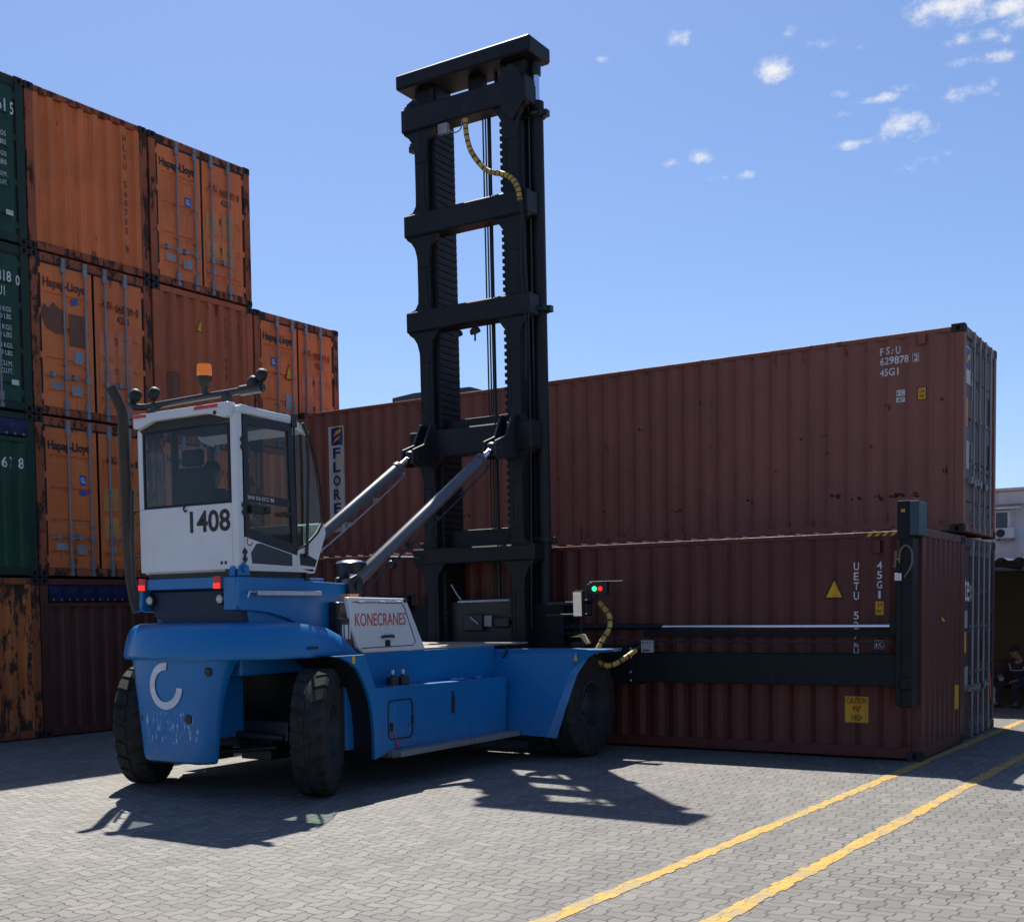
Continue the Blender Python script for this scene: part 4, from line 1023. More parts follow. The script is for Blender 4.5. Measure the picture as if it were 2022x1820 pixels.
# front quarter window, windscreen, left glass
m = MB(); m.prism([(.40, 3.99), (.60, 3.94), (.80, 3.45), (.865, 2.99), (.75, 2.86), (.56, 2.725), (.40, 2.67)], 'x', HB-.025, HB-.019); SW = tb(m, 'side_window', GLG)
m = MB(); m.loft([[(u, v, z) for u in (-HB+.02, HB-.02)] for v, z in ((.62, 3.97), (.73, 3.72), (.80, 3.45), (.845, 3.2), (.868, 2.99))], cap=False, closed=False); WS = tb(m, 'windscreen', GLG, recalc=False)
m = MB(); m.tube([(SX, .845, 2.985), (SX, .75, 2.86), (SX, .56, 2.72), (SX, .41, 2.665)], .012, 6); m.tube([(SX, .625, 3.955), (SX, .74, 3.70), (SX, .80, 3.45), (SX, .845, 3.2), (SX, .866, 2.99)], .010, 6); m.tube([(SX-.005, .385, 4.0), (SX-.005, .40, 2.64)], .010, 6); tb(m, 'window_rubber', GASK, SW)
m = MB(); m.tube([(HB+.02, .50, 4.06), (HB+.03, .56, 3.95), (HB+.03, .575, 3.6), (HB+.02, .555, 3.0), (HB+.02, .53, 2.58)], .018, 8); m.box(HB-.03, HB+.02, .33, .41, 4.0, 4.14); tb(m, 'front_grab_rail', BLACK, smooth=40)
m = MB(); m.prism([(.43, 2.615), (.52, 2.62), (.72, 2.55), (.68, 2.475), (.44, 2.49)], 'x', HB-.01, HB+.006); tb(m, 'black_corner_panel', BLACK, CAB)
m = MB(); m.box(-HB+.008, -HB+.014, -.46, .60, 2.9, 4.0); tb(m, 'left_window', GLS)
m = MB(); m.box(-HB+.004, -HB+.03, -.05, .05, 2.9, 4.02); m.box(-HB, -HB+.04, .56, .62, 2.9, 3.98); m.box(-HB+.02, -HB+.07, -.46, .4, 2.9, 2.94)
m.box(-HB+.05, HB-.06, -.46, .5, 4.03, 4.05); m.box(-.5, .5, .55, .78, 2.5, 2.95); m.box(-HB+.05, -.45, -.1, .5, 2.46, 2.85); m.box(-HB+.04, HB-.09, -.485, -.478, 2.46, 3.125)
tb(m, 'cab_interior', DKGR, bevel=.01)
m = MB(); m.box(-.24, .24, -.36, .14, 2.78, 2.92); m.prism([(-.40, 2.85), (-.30, 2.85), (-.36, 3.55), (-.45, 3.55)], 'x', -.25, .25); m.box(-.14, .14, -.47, -.38, 3.56, 3.74); m.box(-.2, .2, -.3, .1, 2.46, 2.78)
tb(m, 'seat', SEATM, bevel=.03)
m = MB(); m.tube([(0, .62, 2.9), (0, .42, 3.12)], .03, 10)
ring = [(.17*cos(a), .40+.08*sin(a), 3.13+.15*sin(a)) for a in [2*pi*k/24 for k in range(25)]]; m.tube(ring, .014, 6, cap=False); tb(m, 'steering_wheel', BLACK, smooth=50)
for sg in (1,):
    b = MB(); b.prism([(-.56, 2.36), (-.54, 2.46), (-.47, 2.50), (-.40, 2.46), (-.38, 2.36)], 'x', .62, .70); b.prism([(-.56, 2.36), (-.54, 2.46), (-.47, 2.50), (-.40, 2.46), (-.38, 2.36)], 'x', .735, .76); b.cyl((.60, -.47, 2.43), (.79, -.47, 2.43), .035, n=12); tb(b, 'cab_mount', BLUE, bevel=.006)
    b = MB(); b.lathe([(.06, 0), (.06, .08), (.02, .085)], (.60, -.535, 2.44), (0, 1, 0), 14); tb(b, 'mount_bush', BLACK)
m = MB(); m.box(-.70, .68, -.46, .62, 2.35, 2.412); m.box(.55, .72, .56, .62, 2.30, 2.4); tb(m, 'cab_underframe', BLACK)

# --- light bar with work lamps and beacon
m = MB(); m.tube([(-.87, -.50, 4.325), (-.82, -.49, 4.27), (-.68, -.45, 4.262), (.04, -.30, 4.315), (.60, -.17, 4.352), (.78, -.13, 4.362)], .038, 12); m.box(-.6, -.52, -.47, -.39, 4.14, 4.27); m.box(.30, .38, -.28, -.20, 4.12, 4.33); m.tube([(.5, -.19, 4.345), (.76, -.135, 4.36)], .055, 12)
LB = tb(m, 'light_bar', BLACK, smooth=45)
LMPB = plain('matt_black_lamp_housing', (.008, .008, .009), .6)
def lamp(c, d, par=None, r=.075, nm='work_lamp'):
    b = MB(); d = Vector(d).normalized(); c = Vector(c)
    b.lathe([(.001, -.055), (r*.55, -.05), (r*.9, -.03), (r, 0), (r, .03), (r*.9, .034)], c, d, 16); b.cyl(tuple(c), tuple(c-Vector((0, 0, r+.06))), .014, n=8)
    L = tb(b, nm, LMPB, par, smooth=40)
    b = MB(); b.lathe([(r*.86, .0345), (r*.5, .040), (.001, .042)], c, d, 16, cap=False); tb(b, 'lamp_lens', LENS, par or L)
lamp((-.80, -.50, 4.40), (-.25, 1, -.3), LB); lamp((-.56, -.45, 4.40), (.1, 1, -.3), LB)
lamp((.64, -.15, 4.425), (.3, 1, -.3), LB); lamp((.745, -.13, 4.49), (.2, 1, -.2), LB)
m = MB(); m.lathe([(.03, 0), (.03, .10), (.05, .13), (.085, .20), (.085, .22)], (.075, -.30, 4.31), (0, 0, 1), 20); BE = tb(m, 'beacon', BLACK, smooth=40)
b = MB(); b.lathe([(.078, 0), (.08, .03), (.078, .11), (.068, .13), (.001, .137)], (.075, -.30, 4.532), (0, 0, 1), 24, cap=False); tb(b, 'beacon_lens', AMBER, BE, smooth=50)

# --- mast: leans back slightly
def MX(x, y, z): return (x, 5.155+y-.0182*z, z)
def mm(): return MB(MX)
def beam_poly(zt, zb, w=1.06, top=True):
    arcR = [(w-.02, zb-.03), (w-.09, zb-.08), (w-.15, zb-.17), (w-.185, zb-.30), (w-.198, zb-.46)]
    topR = [(w-.19, zt+.24), (w-.185, zt+.12), (w-.13, zt+.035), (w-.04, zt+.012)] if top else [(w-.06, zt+.06), (w-.02, zt+.03)]
    half = ([(.70, zt+.24)] if top else [(.82, zt+.06)])
    R_ = half+topR+[(w, zt), (w, zb)]+arcR+[(.66, zb-.46), (.63, zb-.17), (.50, zb)]
    R_ = [((.64 if top else .80), zt)]+R_
    return R_+[(-x, z) for x, z in reversed(R_)]
for zt, zb, tp in ((9.345, 9.005, False), (7.815, 7.49, True), (6.405, 6.10, True), (4.635, 4.24, True), (2.895, 2.66, True)):
    b = mm(); b.box(-1.06, 1.06, -.005, .30, zb, zt); CMb = tb(b, 'cross_member', MASTM, bevel=.02, seg=1)
    b = mm(); b.prism(beam_poly(zt-.002, zb+.002, 1.05, tp), 'y', .045, .15); tb(b, 'gusset_plate', MASTM, CMb, bevel=.006)
for sg in (1, -1):
    b = mm(); b.box(min(sg*.645, sg*.70), max(sg*.645, sg*.70), .058, .62, 1.2, 9.40); b.box(min(sg*.70, sg*.855), max(sg*.70, sg*.855), .058, .25, 1.2, 9.40); b.box(min(sg*.70, sg*.84), max(sg*.70, sg*.84), .46, .60, 1.2, 9.40); b.box(min(sg*.70, sg*.80), max(sg*.70, sg*.80), .25, .46, 1.2, 9.40)
    tb(b, 'mast_column', MASTM, bevel=.01)
    b = mm(); b.box(min(sg*.575, sg*.645), max(sg*.575, sg*.645), .16, .66, 1.3, 9.62); b.box(min(sg*.58, sg*.86), max(sg*.58, sg*.86), .60, .70, 1.3, 9.62); tb(b, 'inner_mast_rail', MASTM, bevel=.008)
    b = mm(); z = 1.6
    while z < 9.3: b.box(min(sg*.545, sg*.58), max(sg*.558, sg*.58), .155, .665, z, z+.055); z += .10
    tb(b, 'leaf_chain', CHAINM)
    b = mm(); b.cyl((sg*1.0, .42, 1.2), (sg*1.0, .42, 9.05), .098, n=24); b.cyl((sg*1.0, .42, 9.0), (sg*1.0, .42, 9.10), .108, n=24); LC = tb(b, 'lift_cylinder', MASTM, smooth=40)
    b = mm(); b.cyl((sg*1.0, .42, 9.1), (sg*1.0, .42, 9.50), .052, n=20); tb(b, 'cylinder_rod', CHROME, LC, smooth=40)
    b = mm(); b.cyl((sg*1.0, .42, 9.47), (sg*1.0, .42, 9.645), .075, n=20); tb(b, 'rod_end', BLACK, LC, smooth=40)
    for z in (6.22, 8.92, 2.95):
        b = mm(); b.box(min(sg*.80, sg*1.12), max(sg*.80, sg*1.12), .30, .33, z-.05, z+.05); b.tube([(sg*1.0+.125*cos(a), .42+.125*sin(a), z) for a in [2*pi*k/16 for k in range(17)]], .035, 6, cap=False); b.box(min(sg*1.10, sg*1.19), max(sg*1.10, sg*1.19), .37, .47, z-.045, z+.045); tb(b, 'cylinder_clamp', BLACK, LC, bevel=.006)
b = mm(); b.box(-1.146, 1.146, .0, .60, 9.645, 9.865); TBm = tb(b, 'top_beam', MASTM, bevel=.026, seg=1)
b = mm(); b.prism([(-.93, 9.645), (-.86, 9.36), (-.56, 9.36), (-.54, 9.645)], 'y', .2, .58); b.prism([(.95, 9.645), (.88, 9.36), (.58, 9.36), (.54, 9.645)], 'y', .2, .58); b.box(-.06, .18, .30, .45, 9.30, 9.645); b.cyl((.36, .4, 9.3), (.36, .4, 9.645), .03, n=10); tb(b, 'top_beam_bracket', MASTM, bevel=.01)
b = mm(); b.prism([(.62, 9.30), (.70, 9.47), (.86, 9.52), (.98, 9.42), (1.06, 9.2), (1.06, 9.0), (.86, 8.75), (.70, 8.9)], 'y', -.03, -.006); tb(b, 'end_plate', MASTM, bevel=.01)
b = mm(); b.prism([(-.98, 9.34), (-.98, 9.42), (-.86, 9.47), (-.76, 9.40), (-.76, 9.34)], 'y', .05, .1); b.cyl((-.88, .03, 9.40), (-.88, .12, 9.40), .02, n=8); tb(b, 'lifting_eye', MASTM)
for za, zb in ((4.42, 4.80), (2.80, 3.16)):
    b = mm(); b.box(-.6, .6, .30, .56, za, zb); tb(b, 'inner_cross_member', MASTM, bevel=.015)
b = mm(); b.box(-.66, .66, .28, .56, 1.25, 2.10); b.box(-.3, .05, .18, .3, 1.65, 1.9); b.box(.2, .5, .2, .3, 1.7, 1.85); tb(b, 'carriage', BLACK, bevel=.02)
b = mm(); b.tube([(-.38, .2, 2.09), (.52, .2, 2.10)], .02, 8); b.tube([(-.5, .2, 2.35), (-.4, .2, 2.2), (-.33, .2, 2.12)], .012, 6); b.tube([(-.15, .16, 1.86), (0, .16, 1.75)], .014, 6); tb(b, 'steel_pipe', ALU, smooth=40)
b = mm(); b.box(.1, .22, .155, .18, 1.72, 1.88); tb(b, 'valve_plate', GRYPL)
b = mm(); b.tube([(.12, .40, 2.0), (.12, .40, 9.2)], .012, 6); b.tube([(.165, .40, 2.0), (.165, .40, 9.2)], .012, 6); tb(b, 'hydraulic_hose', HOSEB)
b = mm(); b.tube([(.225, .40, 2.0), (.225, .40, 9.2)], .030, 8); tb(b, 'hydraulic_hose', HOSEB, smooth=60)
# yellow spiral guarded hose at the top
hp = [(.115, 8.93), (.125, 8.75), (.17, 8.55), (.255, 8.38), (.43, 8.17), (.58, 8.085), (.74, 8.03), (.88, 7.935), (.965, 7.79), (.995, 7.63)]
b = MB(); b.tube(curve([(x, 4.93, z) for x, z in hp], 9), .038, 10, alt=[0, 0, 0, 1]); tb(b, 'guarded_hose', [HOSEY, HOSEB], smooth=50)
b = MB(); b.tube(curve([(.99, 4.95, 7.63), (.97, 5.0, 7.2), (.95, 5.03, 6.6), (1.0, 5.05, 6.0), (.98, 5.06, 5.2)], 6), .010, 5); b.tube(curve([(1.01, 4.97, 7.6), (1.02, 5.02, 6.9), (1.04, 5.05, 6.2), (1.03, 5.1, 4.5), (1.0, 5.12, 1.7)], 6), .008, 5); tb(b, 'thin_cable', HOSEB)
b = MB(); b.box(-.36, -.20, 4.93, 5.0, 8.82, 8.96); b.tube(curve([(-.2, 4.95, 8.85), (-.08, 4.95, 8.79), (.02, 4.95, 8.82), (.05, 4.95, 8.95)], 6), .010, 5); tb(b, 'junction_box', GRYPL)
lamp((-.12, 5.0, 5.96), (0, .5, -1), None, .078, 'floodlight'); lamp((.185, 5.0, 5.96), (.1, .5, -1), None, .078, 'floodlight')
b = MB(); b.tube([(-.9, 5.1, 2.76), (-1.42, 5.0, 2.78)], .022, 8); b.ball((-1.36, 4.98, 2.67), .075, 14); b.box(-1.37, -1.34, 4.97, 5.0, 2.68, 2.78); tb(b, 'mast_lamp', BLACK, smooth=50)

# --- tilt cylinders
for sg in (1, -1):
    p0 = Vector((sg*.72, 1.34, 2.26)); p1 = Vector((sg*.70, 4.60, 4.20)); d = (p1-p0).normalized()
    b = MB(); b.tube([p0+d*.02, p0+d*.12, p0+d*.14, p1-d*.36], [.072, .072, .081, .081], 24); b.lathe([(.081, 0), (.098, .0), (.098, .06), (.081, .06)], p1-d*.42, d, 24); b.cyl(tuple(p0-Vector((.07, 0, 0))), tuple(p0+Vector((.07, 0, 0))), .10, n=18); TC = tb(b, 'tilt_cylinder', GREYC, smooth=40)
    b = MB(); b.cyl(tuple(p1-d*.36), tuple(p1-d*.1), .05, n=18); tb(b, 'cylinder_rod', CHROME, TC, smooth=40)
    b = MB(); b.ball(tuple(p1), .10, 14); b.cyl((sg*.70-.13, p1.y, p1.z), (sg*.70+.13, p1.y, p1.z), .045, n=12)
    b.prism([(4.50, 4.10), (4.62, 4.05), (5.12, 4.12), (5.12, 4.72), (4.98, 4.72), (4.80, 4.40), (4.52, 4.30)], 'x', sg*.70-.11, sg*.70-.075); b.prism([(4.50, 4.10), (4.62, 4.05), (5.12, 4.12), (5.12, 4.72), (4.98, 4.72), (4.80, 4.40), (4.52, 4.30)], 'x', sg*.70+.075, sg*.70+.11); tb(b, 'mast_lug', BLACK, bevel=.01)
    q = Vector((sg*.12 if sg > 0 else .10, .02, -.12))
    b = MB(); s0 = p0+d*.5+q*.95; s1 = p1-d*.45+q*.95
    b.tube(curve([p0+d*.15+q*.9, s0, (s0+s1)/2+Vector((.01, 0, -.02)), s1, p1-d*.38+q*.5], 5), .012, 6)
    for t in (.25, .5, .75): c = s0.lerp(s1, t); b.box(c.x-.03, c.x+.03, c.y-.03, c.y+.03, c.z-.02, c.z+.04)
    tb(b, 'steel_pipe', ALU if sg < 0 else BLACK, TC)

# --- spreader
m = MB(); m.box(-2.42, 2.42, 5.40, 5.72, .92, 1.44); m.box(-1.35, 1.35, 5.42, 5.73, 1.44, 2.05); m.box(2.36, 2.47, 5.385, 5.735, .90, 1.46); m.box(-2.47, -2.36, 5.385, 5.735, .90, 1.46); m.box(2.0, 2.10, 5.388, 5.40, .92, 1.40)
SPB = tb(m, 'spreader', SPRM, bevel=.012)
bolts([(2.415, 5.383, z) for z in (.96, 1.08, 1.28, 1.40)], (0, -1, 0), SPB, .016, ALU)
b = MB(); b.tube(curve([(1.3, 5.38, 1.62), (1.9, 5.37, 1.60), (2.3, 5.38, 1.52), (2.6, 5.42, 1.5), (3.4, 5.43, 1.50), (4.6, 5.43, 1.49), (5.9, 5.43, 1.50)], 6), .012, 6); tb(b, 'hydraulic_hose', HOSEB, SPB)
for sg in (1, -1):
    b = MB(); b.box(min(sg*2.42, sg*5.96), max(sg*2.42, sg*5.96), 5.435, 5.70, .945, 1.345); TBm2 = tb(b, 'telescopic_beam', SPRM, bevel=.012)
    b = MB(); b.box(min(sg*2.5, sg*5.95), max(sg*2.5, sg*5.95), 5.60, 5.68, 1.56, 1.64); tb(b, 'guide_bar', SPRM, bevel=.008)
    b = MB(); b.cyl((sg*.9, 5.48, 1.70), (sg*2.84, 5.48, 1.70), .045, n=14); CY = tb(b, 'telescope_cylinder', SPRM, smooth=40)
    b = MB(); b.cyl((sg*2.82, 5.48, 1.695), (sg*5.86, 5.48, 1.69), .022, n=12); tb(b, 'cylinder_rod', CHROME, CY, smooth=40)
    x0, x1 = sorted((sg*5.97, sg*6.13))
    b = MB(); b.box(x0, x1, 5.40, 5.72, .70, 2.76); b.box(min(sg*5.94, sg*6.0), max(sg*5.94, sg*6.0), 5.38, 5.72, .72, 2.5); b.box(min(sg*5.955, sg*6.10), max(sg*5.955, sg*6.10), 5.37, 5.73, 2.74, 3.20); b.prism([(5.38, 1.05), (5.38, .93), (5.43, .86), (5.43, 1.12)], 'x', x0, x1)
    b.box(min(sg*5.86, sg*5.96), max(sg*5.86, sg*5.96), 5.40, 5.6, 1.60, 1.82)
    EP = tb(b, 'end_post', SPRM, bevel=.01)
    b = MB(); b.box(min(sg*6.104, sg*6.215), max(sg*6.104, sg*6.215), 5.34, 5.75, 2.78, 3.19); tb(b, 'twistlock_box', paint('bluish_box_paint', (.028, .06, .078), .5, dirt=.4), EP, bevel=.01)
    if sg == 1:
        b = MB(); b.tube(curve([(5.98, 5.37, 2.45), (6.0, 5.35, 2.60), (6.07, 5.34, 2.66), (6.13, 5.35, 2.58), (6.12, 5.37, 2.42), (6.04, 5.38, 2.28)], 6), .012, 6); b.tube([(5.945, 5.36, 2.6), (5.935, 5.35, 2.4)], .016, 6); tb(b, 'hose_loop', plain('brown_hose', (.16, .11, .07), .6), EP)
        b = MB(); b.box(5.93, 6.01, 5.355, 5.382, 2.24, 2.33); tb(b, 'sensor_box', WHTPL, EP, bevel=.005)
        b = MB(); b.box(6.0, 6.05, 5.36, 5.369, 3.06, 3.10); tb(b, 'label_plate', TANPL, EP)
b = MB(); b.box(2.66, 2.83, 5.18, 5.24, 1.355, 1.52); CB = tb(b, 'control_box', GRYPL, bevel=.008)
for k in range(4): 
    q = MB(); q.cyl((2.69+.036*k, 5.175, 1.49), (2.69+.036*k, 5.18, 1.49), .010, n=10); tb(q, 'port', BLACK, CB)
q = MB(); q.box(2.69, 2.79, 5.174, 5.18, 1.375, 1.395); q.box(2.70, 2.80, 5.24, 5.44, 1.4, 1.46); tb(q, 'control_box_bracket', BLACK, CB)
hp = [(2.07, 5.15, 2.03), (2.133, 5.1, 1.986), (2.281, 5.0, 1.86), (2.33, 4.9, 1.69), (2.28, 4.8, 1.543), (2.24, 4.7, 1.39), (2.235, 4.65, 1.315), (2.30, 4.65, 1.235), (2.44, 4.7, 1.20), (2.53, 4.9, 1.275), (2.62, 5.15, 1.40)]
b = MB(); b.tube(curve(hp, 8), .036, 10, alt=[0, 0, 0, 0, 1]); tb(b, 'guarded_hose', [HOSEY, HOSEB], smooth=50)
b = MB(); b.tube(curve([(2.6, 5.18, 1.40), (2.64, 5.2, 1.44), (2.68, 5.22, 1.46)], 5), .02, 6); b.tube(curve([(2.07, 5.18, 2.02), (1.95, 5.2, 2.08), (1.7, 5.22, 2.05)], 5), .022, 6); tb(b, 'hose_end', HOSEB)
# status lamps, mirror and bracket at the mast foot
b = MB(); b.box(1.93, 2.40, 5.16, 5.26, 2.14, 2.325) if False else b.box(1.88, 2.16, 5.17, 5.26, 2.16, 2.32)
b.box(1.93, 2.43, 5.12, 5.30, 2.322, 2.332); b.box(1.2, 1.9, 5.2, 5.26, 2.02, 2.06); b.box(1.2, 1.9, 5.2, 5.25, 1.86, 1.89); b.box(1.84, 1.9, 5.2, 5.25, 1.86, 2.3); b.tube(curve([(2.35, 5.2, 2.3), (2.36, 5.2, 2.2), (2.25, 5.2, 2.14), (2.1, 5.2, 2.16)], 5), .012, 6); IL = tb(b, 'indicator_box', BLACK, bevel=.006)
for u, mt in ((1.972, LAMPG), (2.062, TAILR)):
    b = MB(); b.lathe([(.034, 0), (.03, .012), (.001, .016)], (u, 5.169, 2.232), (0, -1, 0), 14, cap=False); tb(b, 'indicator_lamp', mt, IL)
b = MB(); b.box(1.70, 1.838, 5.085, 5.15, 1.84, 2.21); b.tube([(1.80, 5.1, 1.84), (1.80, 5.1, 1.45)], .012, 6); b.box(1.66, 1.86, 5.06, 5.2, 1.42, 1.5); MI = tb(b, 'mirror', BLACK, bevel=.02, seg=3)
b = MB(); b.add([(1.712, 5.045, 1.86), (1.825, 5.073, 1.86), (1.825, 5.056, 2.19), (1.712, 5.028, 2.19)], [(0, 1, 2, 3)]); tb(b, 'mirror_glass', MIRR, MI, recalc=False)
b = MB(); b.prism([(1.63, 1.565), (1.80, 1.61), (1.84, 1.60), (1.93, 1.48), (1.88, 1.46), (1.80, 1.565)], 'y', 5.08, 5.16); tb(b, 'yellow_bracket', paint('pale_yellow_paint', (.75, .55, .22), .5, dirt=.3), bevel=.005)
b = MB(); b.box(-1.5, -1.3, 5.3, 5.4, 1.95, 2.2); b.box(-1.9, -1.2, 5.36, 5.4, 2.19, 2.21); b.tube([(-2.0, 5.36, 1.98), (-1.3, 5.36, 1.97)], .02, 6); tb(b, 'valve_block', SPRM)

# ------------------------------------------------------------------ people
SKIN = plain('skin', (.34, .19, .13), .55); SKIND = plain('tanned_skin', (.22, .115, .075), .55)
NAVYC = plain('navy_work_clothes', (.012, .016, .03), .9, var=.25); CAPM = plain('dark_cap_cloth', (.01, .012, .018), .9)
HIV = plain('grey_reflective_tape', (.32, .34, .36), .5); HAIR = plain('dark_hair', (.012, .01, .009), .7); BOOT = plain('black_boots', (.012, .011, .011), .6)
def skinmesh(name, nodes, edges, mat, parent, sub=2, root=0):
    me = bpy.data.meshes.new(name); me.from_pydata([n[:3] for n in nodes], edges, []); me.materials.append(mat)
    o = bpy.data.objects.new(name, me); COL.objects.link(o); o.parent = parent
    sk = o.modifiers.new('skin', 'SKIN'); sk.use_smooth_shade = True
    for i, n in enumerate(nodes):
        rr = n[3] if isinstance(n[3], tuple) else (n[3], n[3])
        me.skin_vertices[0].data[i].radius = rr; me.skin_vertices[0].data[i].use_root = (i == root)
    s = o.modifiers.new('sub', 'SUBSURF'); s.levels = sub; s.render_levels = sub
    return o
def person(label, loc, rz, pose, cap, group, skin):
    """seated person; local +y is the way they face, origin on the floor under the hips"""
    t = thing('person', label, 'person', loc, rz, group); h = pose['seat']
    P = pose; hd = P['head']
    # one continuous body
    N = [(0, 0, h+.10, (.155, .12)), (0, -.02, h+.30, (.145, .105)), (0, -.01, h+.48, (.17, .11)), (0, .0, h+.575, (.075, .07)), (0, .015, h+.64, (.055, .058)),
         (hd[0]*.6, hd[1]*.6+.025, h+.675, (.066, .082)), (hd[0], hd[1]+.02, h+.75, (.082, .10)), (hd[0], hd[1]+.005, h+.83, (.074, .092))]
    E = [(0, 1), (1, 2), (2, 3), (3, 4), (4, 5), (5, 6), (6, 7)]
    for sg, key in ((1, 'R'), (-1, 'L')):
        el, wr = P['elbow'+key], P['wrist'+key]; i = len(N)
        N += [(sg*.19, -.01, h+.50, .062), (*el[:2], h+el[2], .047), (*wr[:2], h+wr[2], .031)]; E += [(2, i), (i, i+1), (i+1, i+2)]
        # palm and five fingers
        d = (Vector(wr)-Vector(el)).normalized(); s = d.cross(Vector((0, 0, 1))).normalized(); upn = s.cross(d)
        pb = Vector((wr[0], wr[1], wr[2]+h)); j = len(N)
        pm = pb+d*.055; N.append((*pm, (.038, .020))); E.append((i+2, j))
        for f, (off, ln) in enumerate(((-.030, .062), (-.010, .074), (.010, .07), (.028, .055))):
            a = pm+d*.035+s*off; b2 = a+d*ln*.55-upn*.012; c = b2+d*ln*.25-upn*.03; k = len(N)
            N += [(*a, .0105), (*b2, .0095), (*c, .0078)]; E += [(j, k), (k, k+1), (k+1, k+2)]
        a = pb+d*.03-s*sg*.036; b2 = a+d*.035-s*sg*.022-upn*.01; k = len(N); N += [(*a, .0125), (*b2, .0095)]; E += [(j, k), (k, k+1)]
        kn, an = P['knee'+key], P['ankle'+key]; i = len(N)
        N += [(sg*.10, .03, h+.07, .088), (*kn, .062), (*an, .042), (an[0], an[1]+.12, an[2]-.05, (.04, .03)), (an[0], an[1]+.20, an[2]-.06, (.035, .022))]; E += [(0, i), (i, i+1), (i+1, i+2), (i+2, i+3), (i+3, i+4)]
    body = skinmesh('body', N, E, skin, t)
    # face: nose, eyes, mouth, ears
    m = MB(); hx, hy, hz = hd[0], hd[1]+.02, h+.77
    m.add([(hx-.014, hy+.09, hz-.03), (hx+.014, hy+.09, hz-.03), (hx, hy+.118, hz-.028), (hx, hy+.094, hz+.018)], [(0, 1, 2), (0, 2, 3), (1, 3, 2), (0, 3, 1)])
    for sg in (1, -1): m.ball((hx+sg*.079, hy-.005, hz-.005), .026, 10, (.4, .7, 1.1))
    m.build('nose_and_ears', skin, t)
    m = MB()
    for sg in (1, -1): m.ball((hx+sg*.031, hy+.086, hz+.012), .010, 8)
    m.box(hx-.022, hx+.022, hy+.083, hy+.091, hz-.062, hz-.056); m.build('eyes_and_mouth', HAIR, t)
    # clothes: jacket with sleeves, trousers, boots
    J = [(0, 0, h+.10, (.175, .14)), (0, -.02, h+.30, (.165, .125)), (0, -.01, h+.48, (.19, .128)), (0, .0, h+.59, (.085, .08))]; JE = [(0, 1), (1, 2), (2, 3)]
    T2 = [(0, 0, h+.09, (.165, .135))]; TE = []
    for sg, key in ((1, 'R'), (-1, 'L')):
        el, wr = P['elbow'+key], P['wrist'+key]; i = len(J)
        J += [(sg*.19, -.01, h+.50, .08), (*el[:2], h+el[2], .064), (wr[0], wr[1], h+wr[2], .046)]; JE += [(2, i), (i, i+1), (i+1, i+2)]
        kn, an = P['knee'+key], P['ankle'+key]; k = len(T2)
        T2 += [(sg*.10, .03, h+.07, .105), (*kn, .08), (an[0], an[1], an[2]+.06, .06)]; TE += [(0, k), (k, k+1), (k+1, k+2)]
        m = MB(); ax, ay, az = an
        m.loft([[(ax+dx*w, ay+dy, z) for dx, dy in ((-1, -.07), (1, -.07), (1.1, .12), (.7, .215), (-.7, .215), (-1.1, .12))] for z, w in ((az-.085, .045), (az-.06, .05), (az-.03, .046))]); m.cyl((ax, ay, az-.05), (ax, ay, az+.08), .055, .05, 12); m.build('boot', BOOT, t, bevel=.01)
    skinmesh('jacket', J, JE, NAVYC, t); skinmesh('trousers', T2, TE, NAVYC, t)
    m = MB()
    if cap:
        m.lathe([(.096, 0), (.102, .03), (.095, .075), (.06, .105), (.001, .112)], (hd[0], hd[1]+.012, h+.805), (0, 0, 1), 20, cap=False)
        m.loft([[(hd[0]+.085*cos(a), hd[1]+.02+(.10+.075*max(0, sin(a)))*sin(a), h+.81-dz-.012*max(0, sin(a))) for a in [pi*k/12 for k in range(13)]] for dz in (0, .008)], closed=True); m.build('cap', CAPM, t, smooth=50)
    else:
        m.lathe([(.094, 0), (.10, .04), (.092, .085), (.055, .118), (.001, .126)], (hd[0], hd[1]-.01, h+.80), (-0.0, -.2, 1), 20, cap=False); m.build('hair', HAIR, t, smooth=50)
    return t, h
drv, hs = person('dark haired driver in dark clothes seated inside the white cab', (-9.6445+.02, 9.8465-.16, 2.46), 0,
    dict(seat=.42, head=(.0, .02), elbowR=(.27, .12, .26), wristR=(.17, .40, .25), elbowL=(-.27, .12, .26), wristL=(-.15, .42, .28), kneeR=(.14, .46, .46), ankleR=(.14, .50, .09), kneeL=(-.14, .46, .46), ankleL=(-.14, .50, .09)), False, None, SKIND)
drv.scale = (.9, .9, .88)
wk, hs = person('man in dark cap and navy jacket sitting in the shade by the olive wall', (-3.80, 24.9, 0), R(158),
    dict(seat=.42, head=(.05, .10), elbowR=(.34, .06, .25), wristR=(.24, .30, .26), elbowL=(-.29, .08, .22), wristL=(-.12, .33, .16), kneeR=(.16, .45, .48), ankleR=(.19, .48, .09), kneeL=(-.16, .45, .48), ankleL=(-.2, .42, .09)), True, None, SKIND)
wk.scale = (.9, .9, .86)
m = MB(); m.tube([(-.15, .115, hs if False else .80), (.0, .145, .79), (.15, .115, .80)], .013, 6); m.tube([(.13, .10, .82), (.19, .06, .93)], .013, 6); m.tube([(-.13, .10, .82), (-.19, .06, .93)], .013, 6); m.build('reflective_stripe', HIV, wk)
m = MB(); m.cyl((.215, .305, .605), (.205, .335, .612), .05, n=12); m.build('cuff_stripe', HIV, wk)

# low bench he sits on
bn = thing('bench', 'low dark bench with a bright metal leg beside the olive wall', 'bench', (-3.6, 25.0, 0))
m = MB(); m.box(-.75, 1.2, -.22, .22, .36, .45); m.build('seat', DKGR, bn, bevel=.02)
m = MB(); m.box(-.75, 1.2, .2, .24, .45, .85); m.build('backrest', DKGR, bn, bevel=.02)
for x, mt in ((-.68, ALU), (1.1, BLACK)):
    for y in (-.18, .18): m = MB(); m.cyl((x, y, 0), (x, y, .36), .018, n=8); m.build('leg', mt, bn)

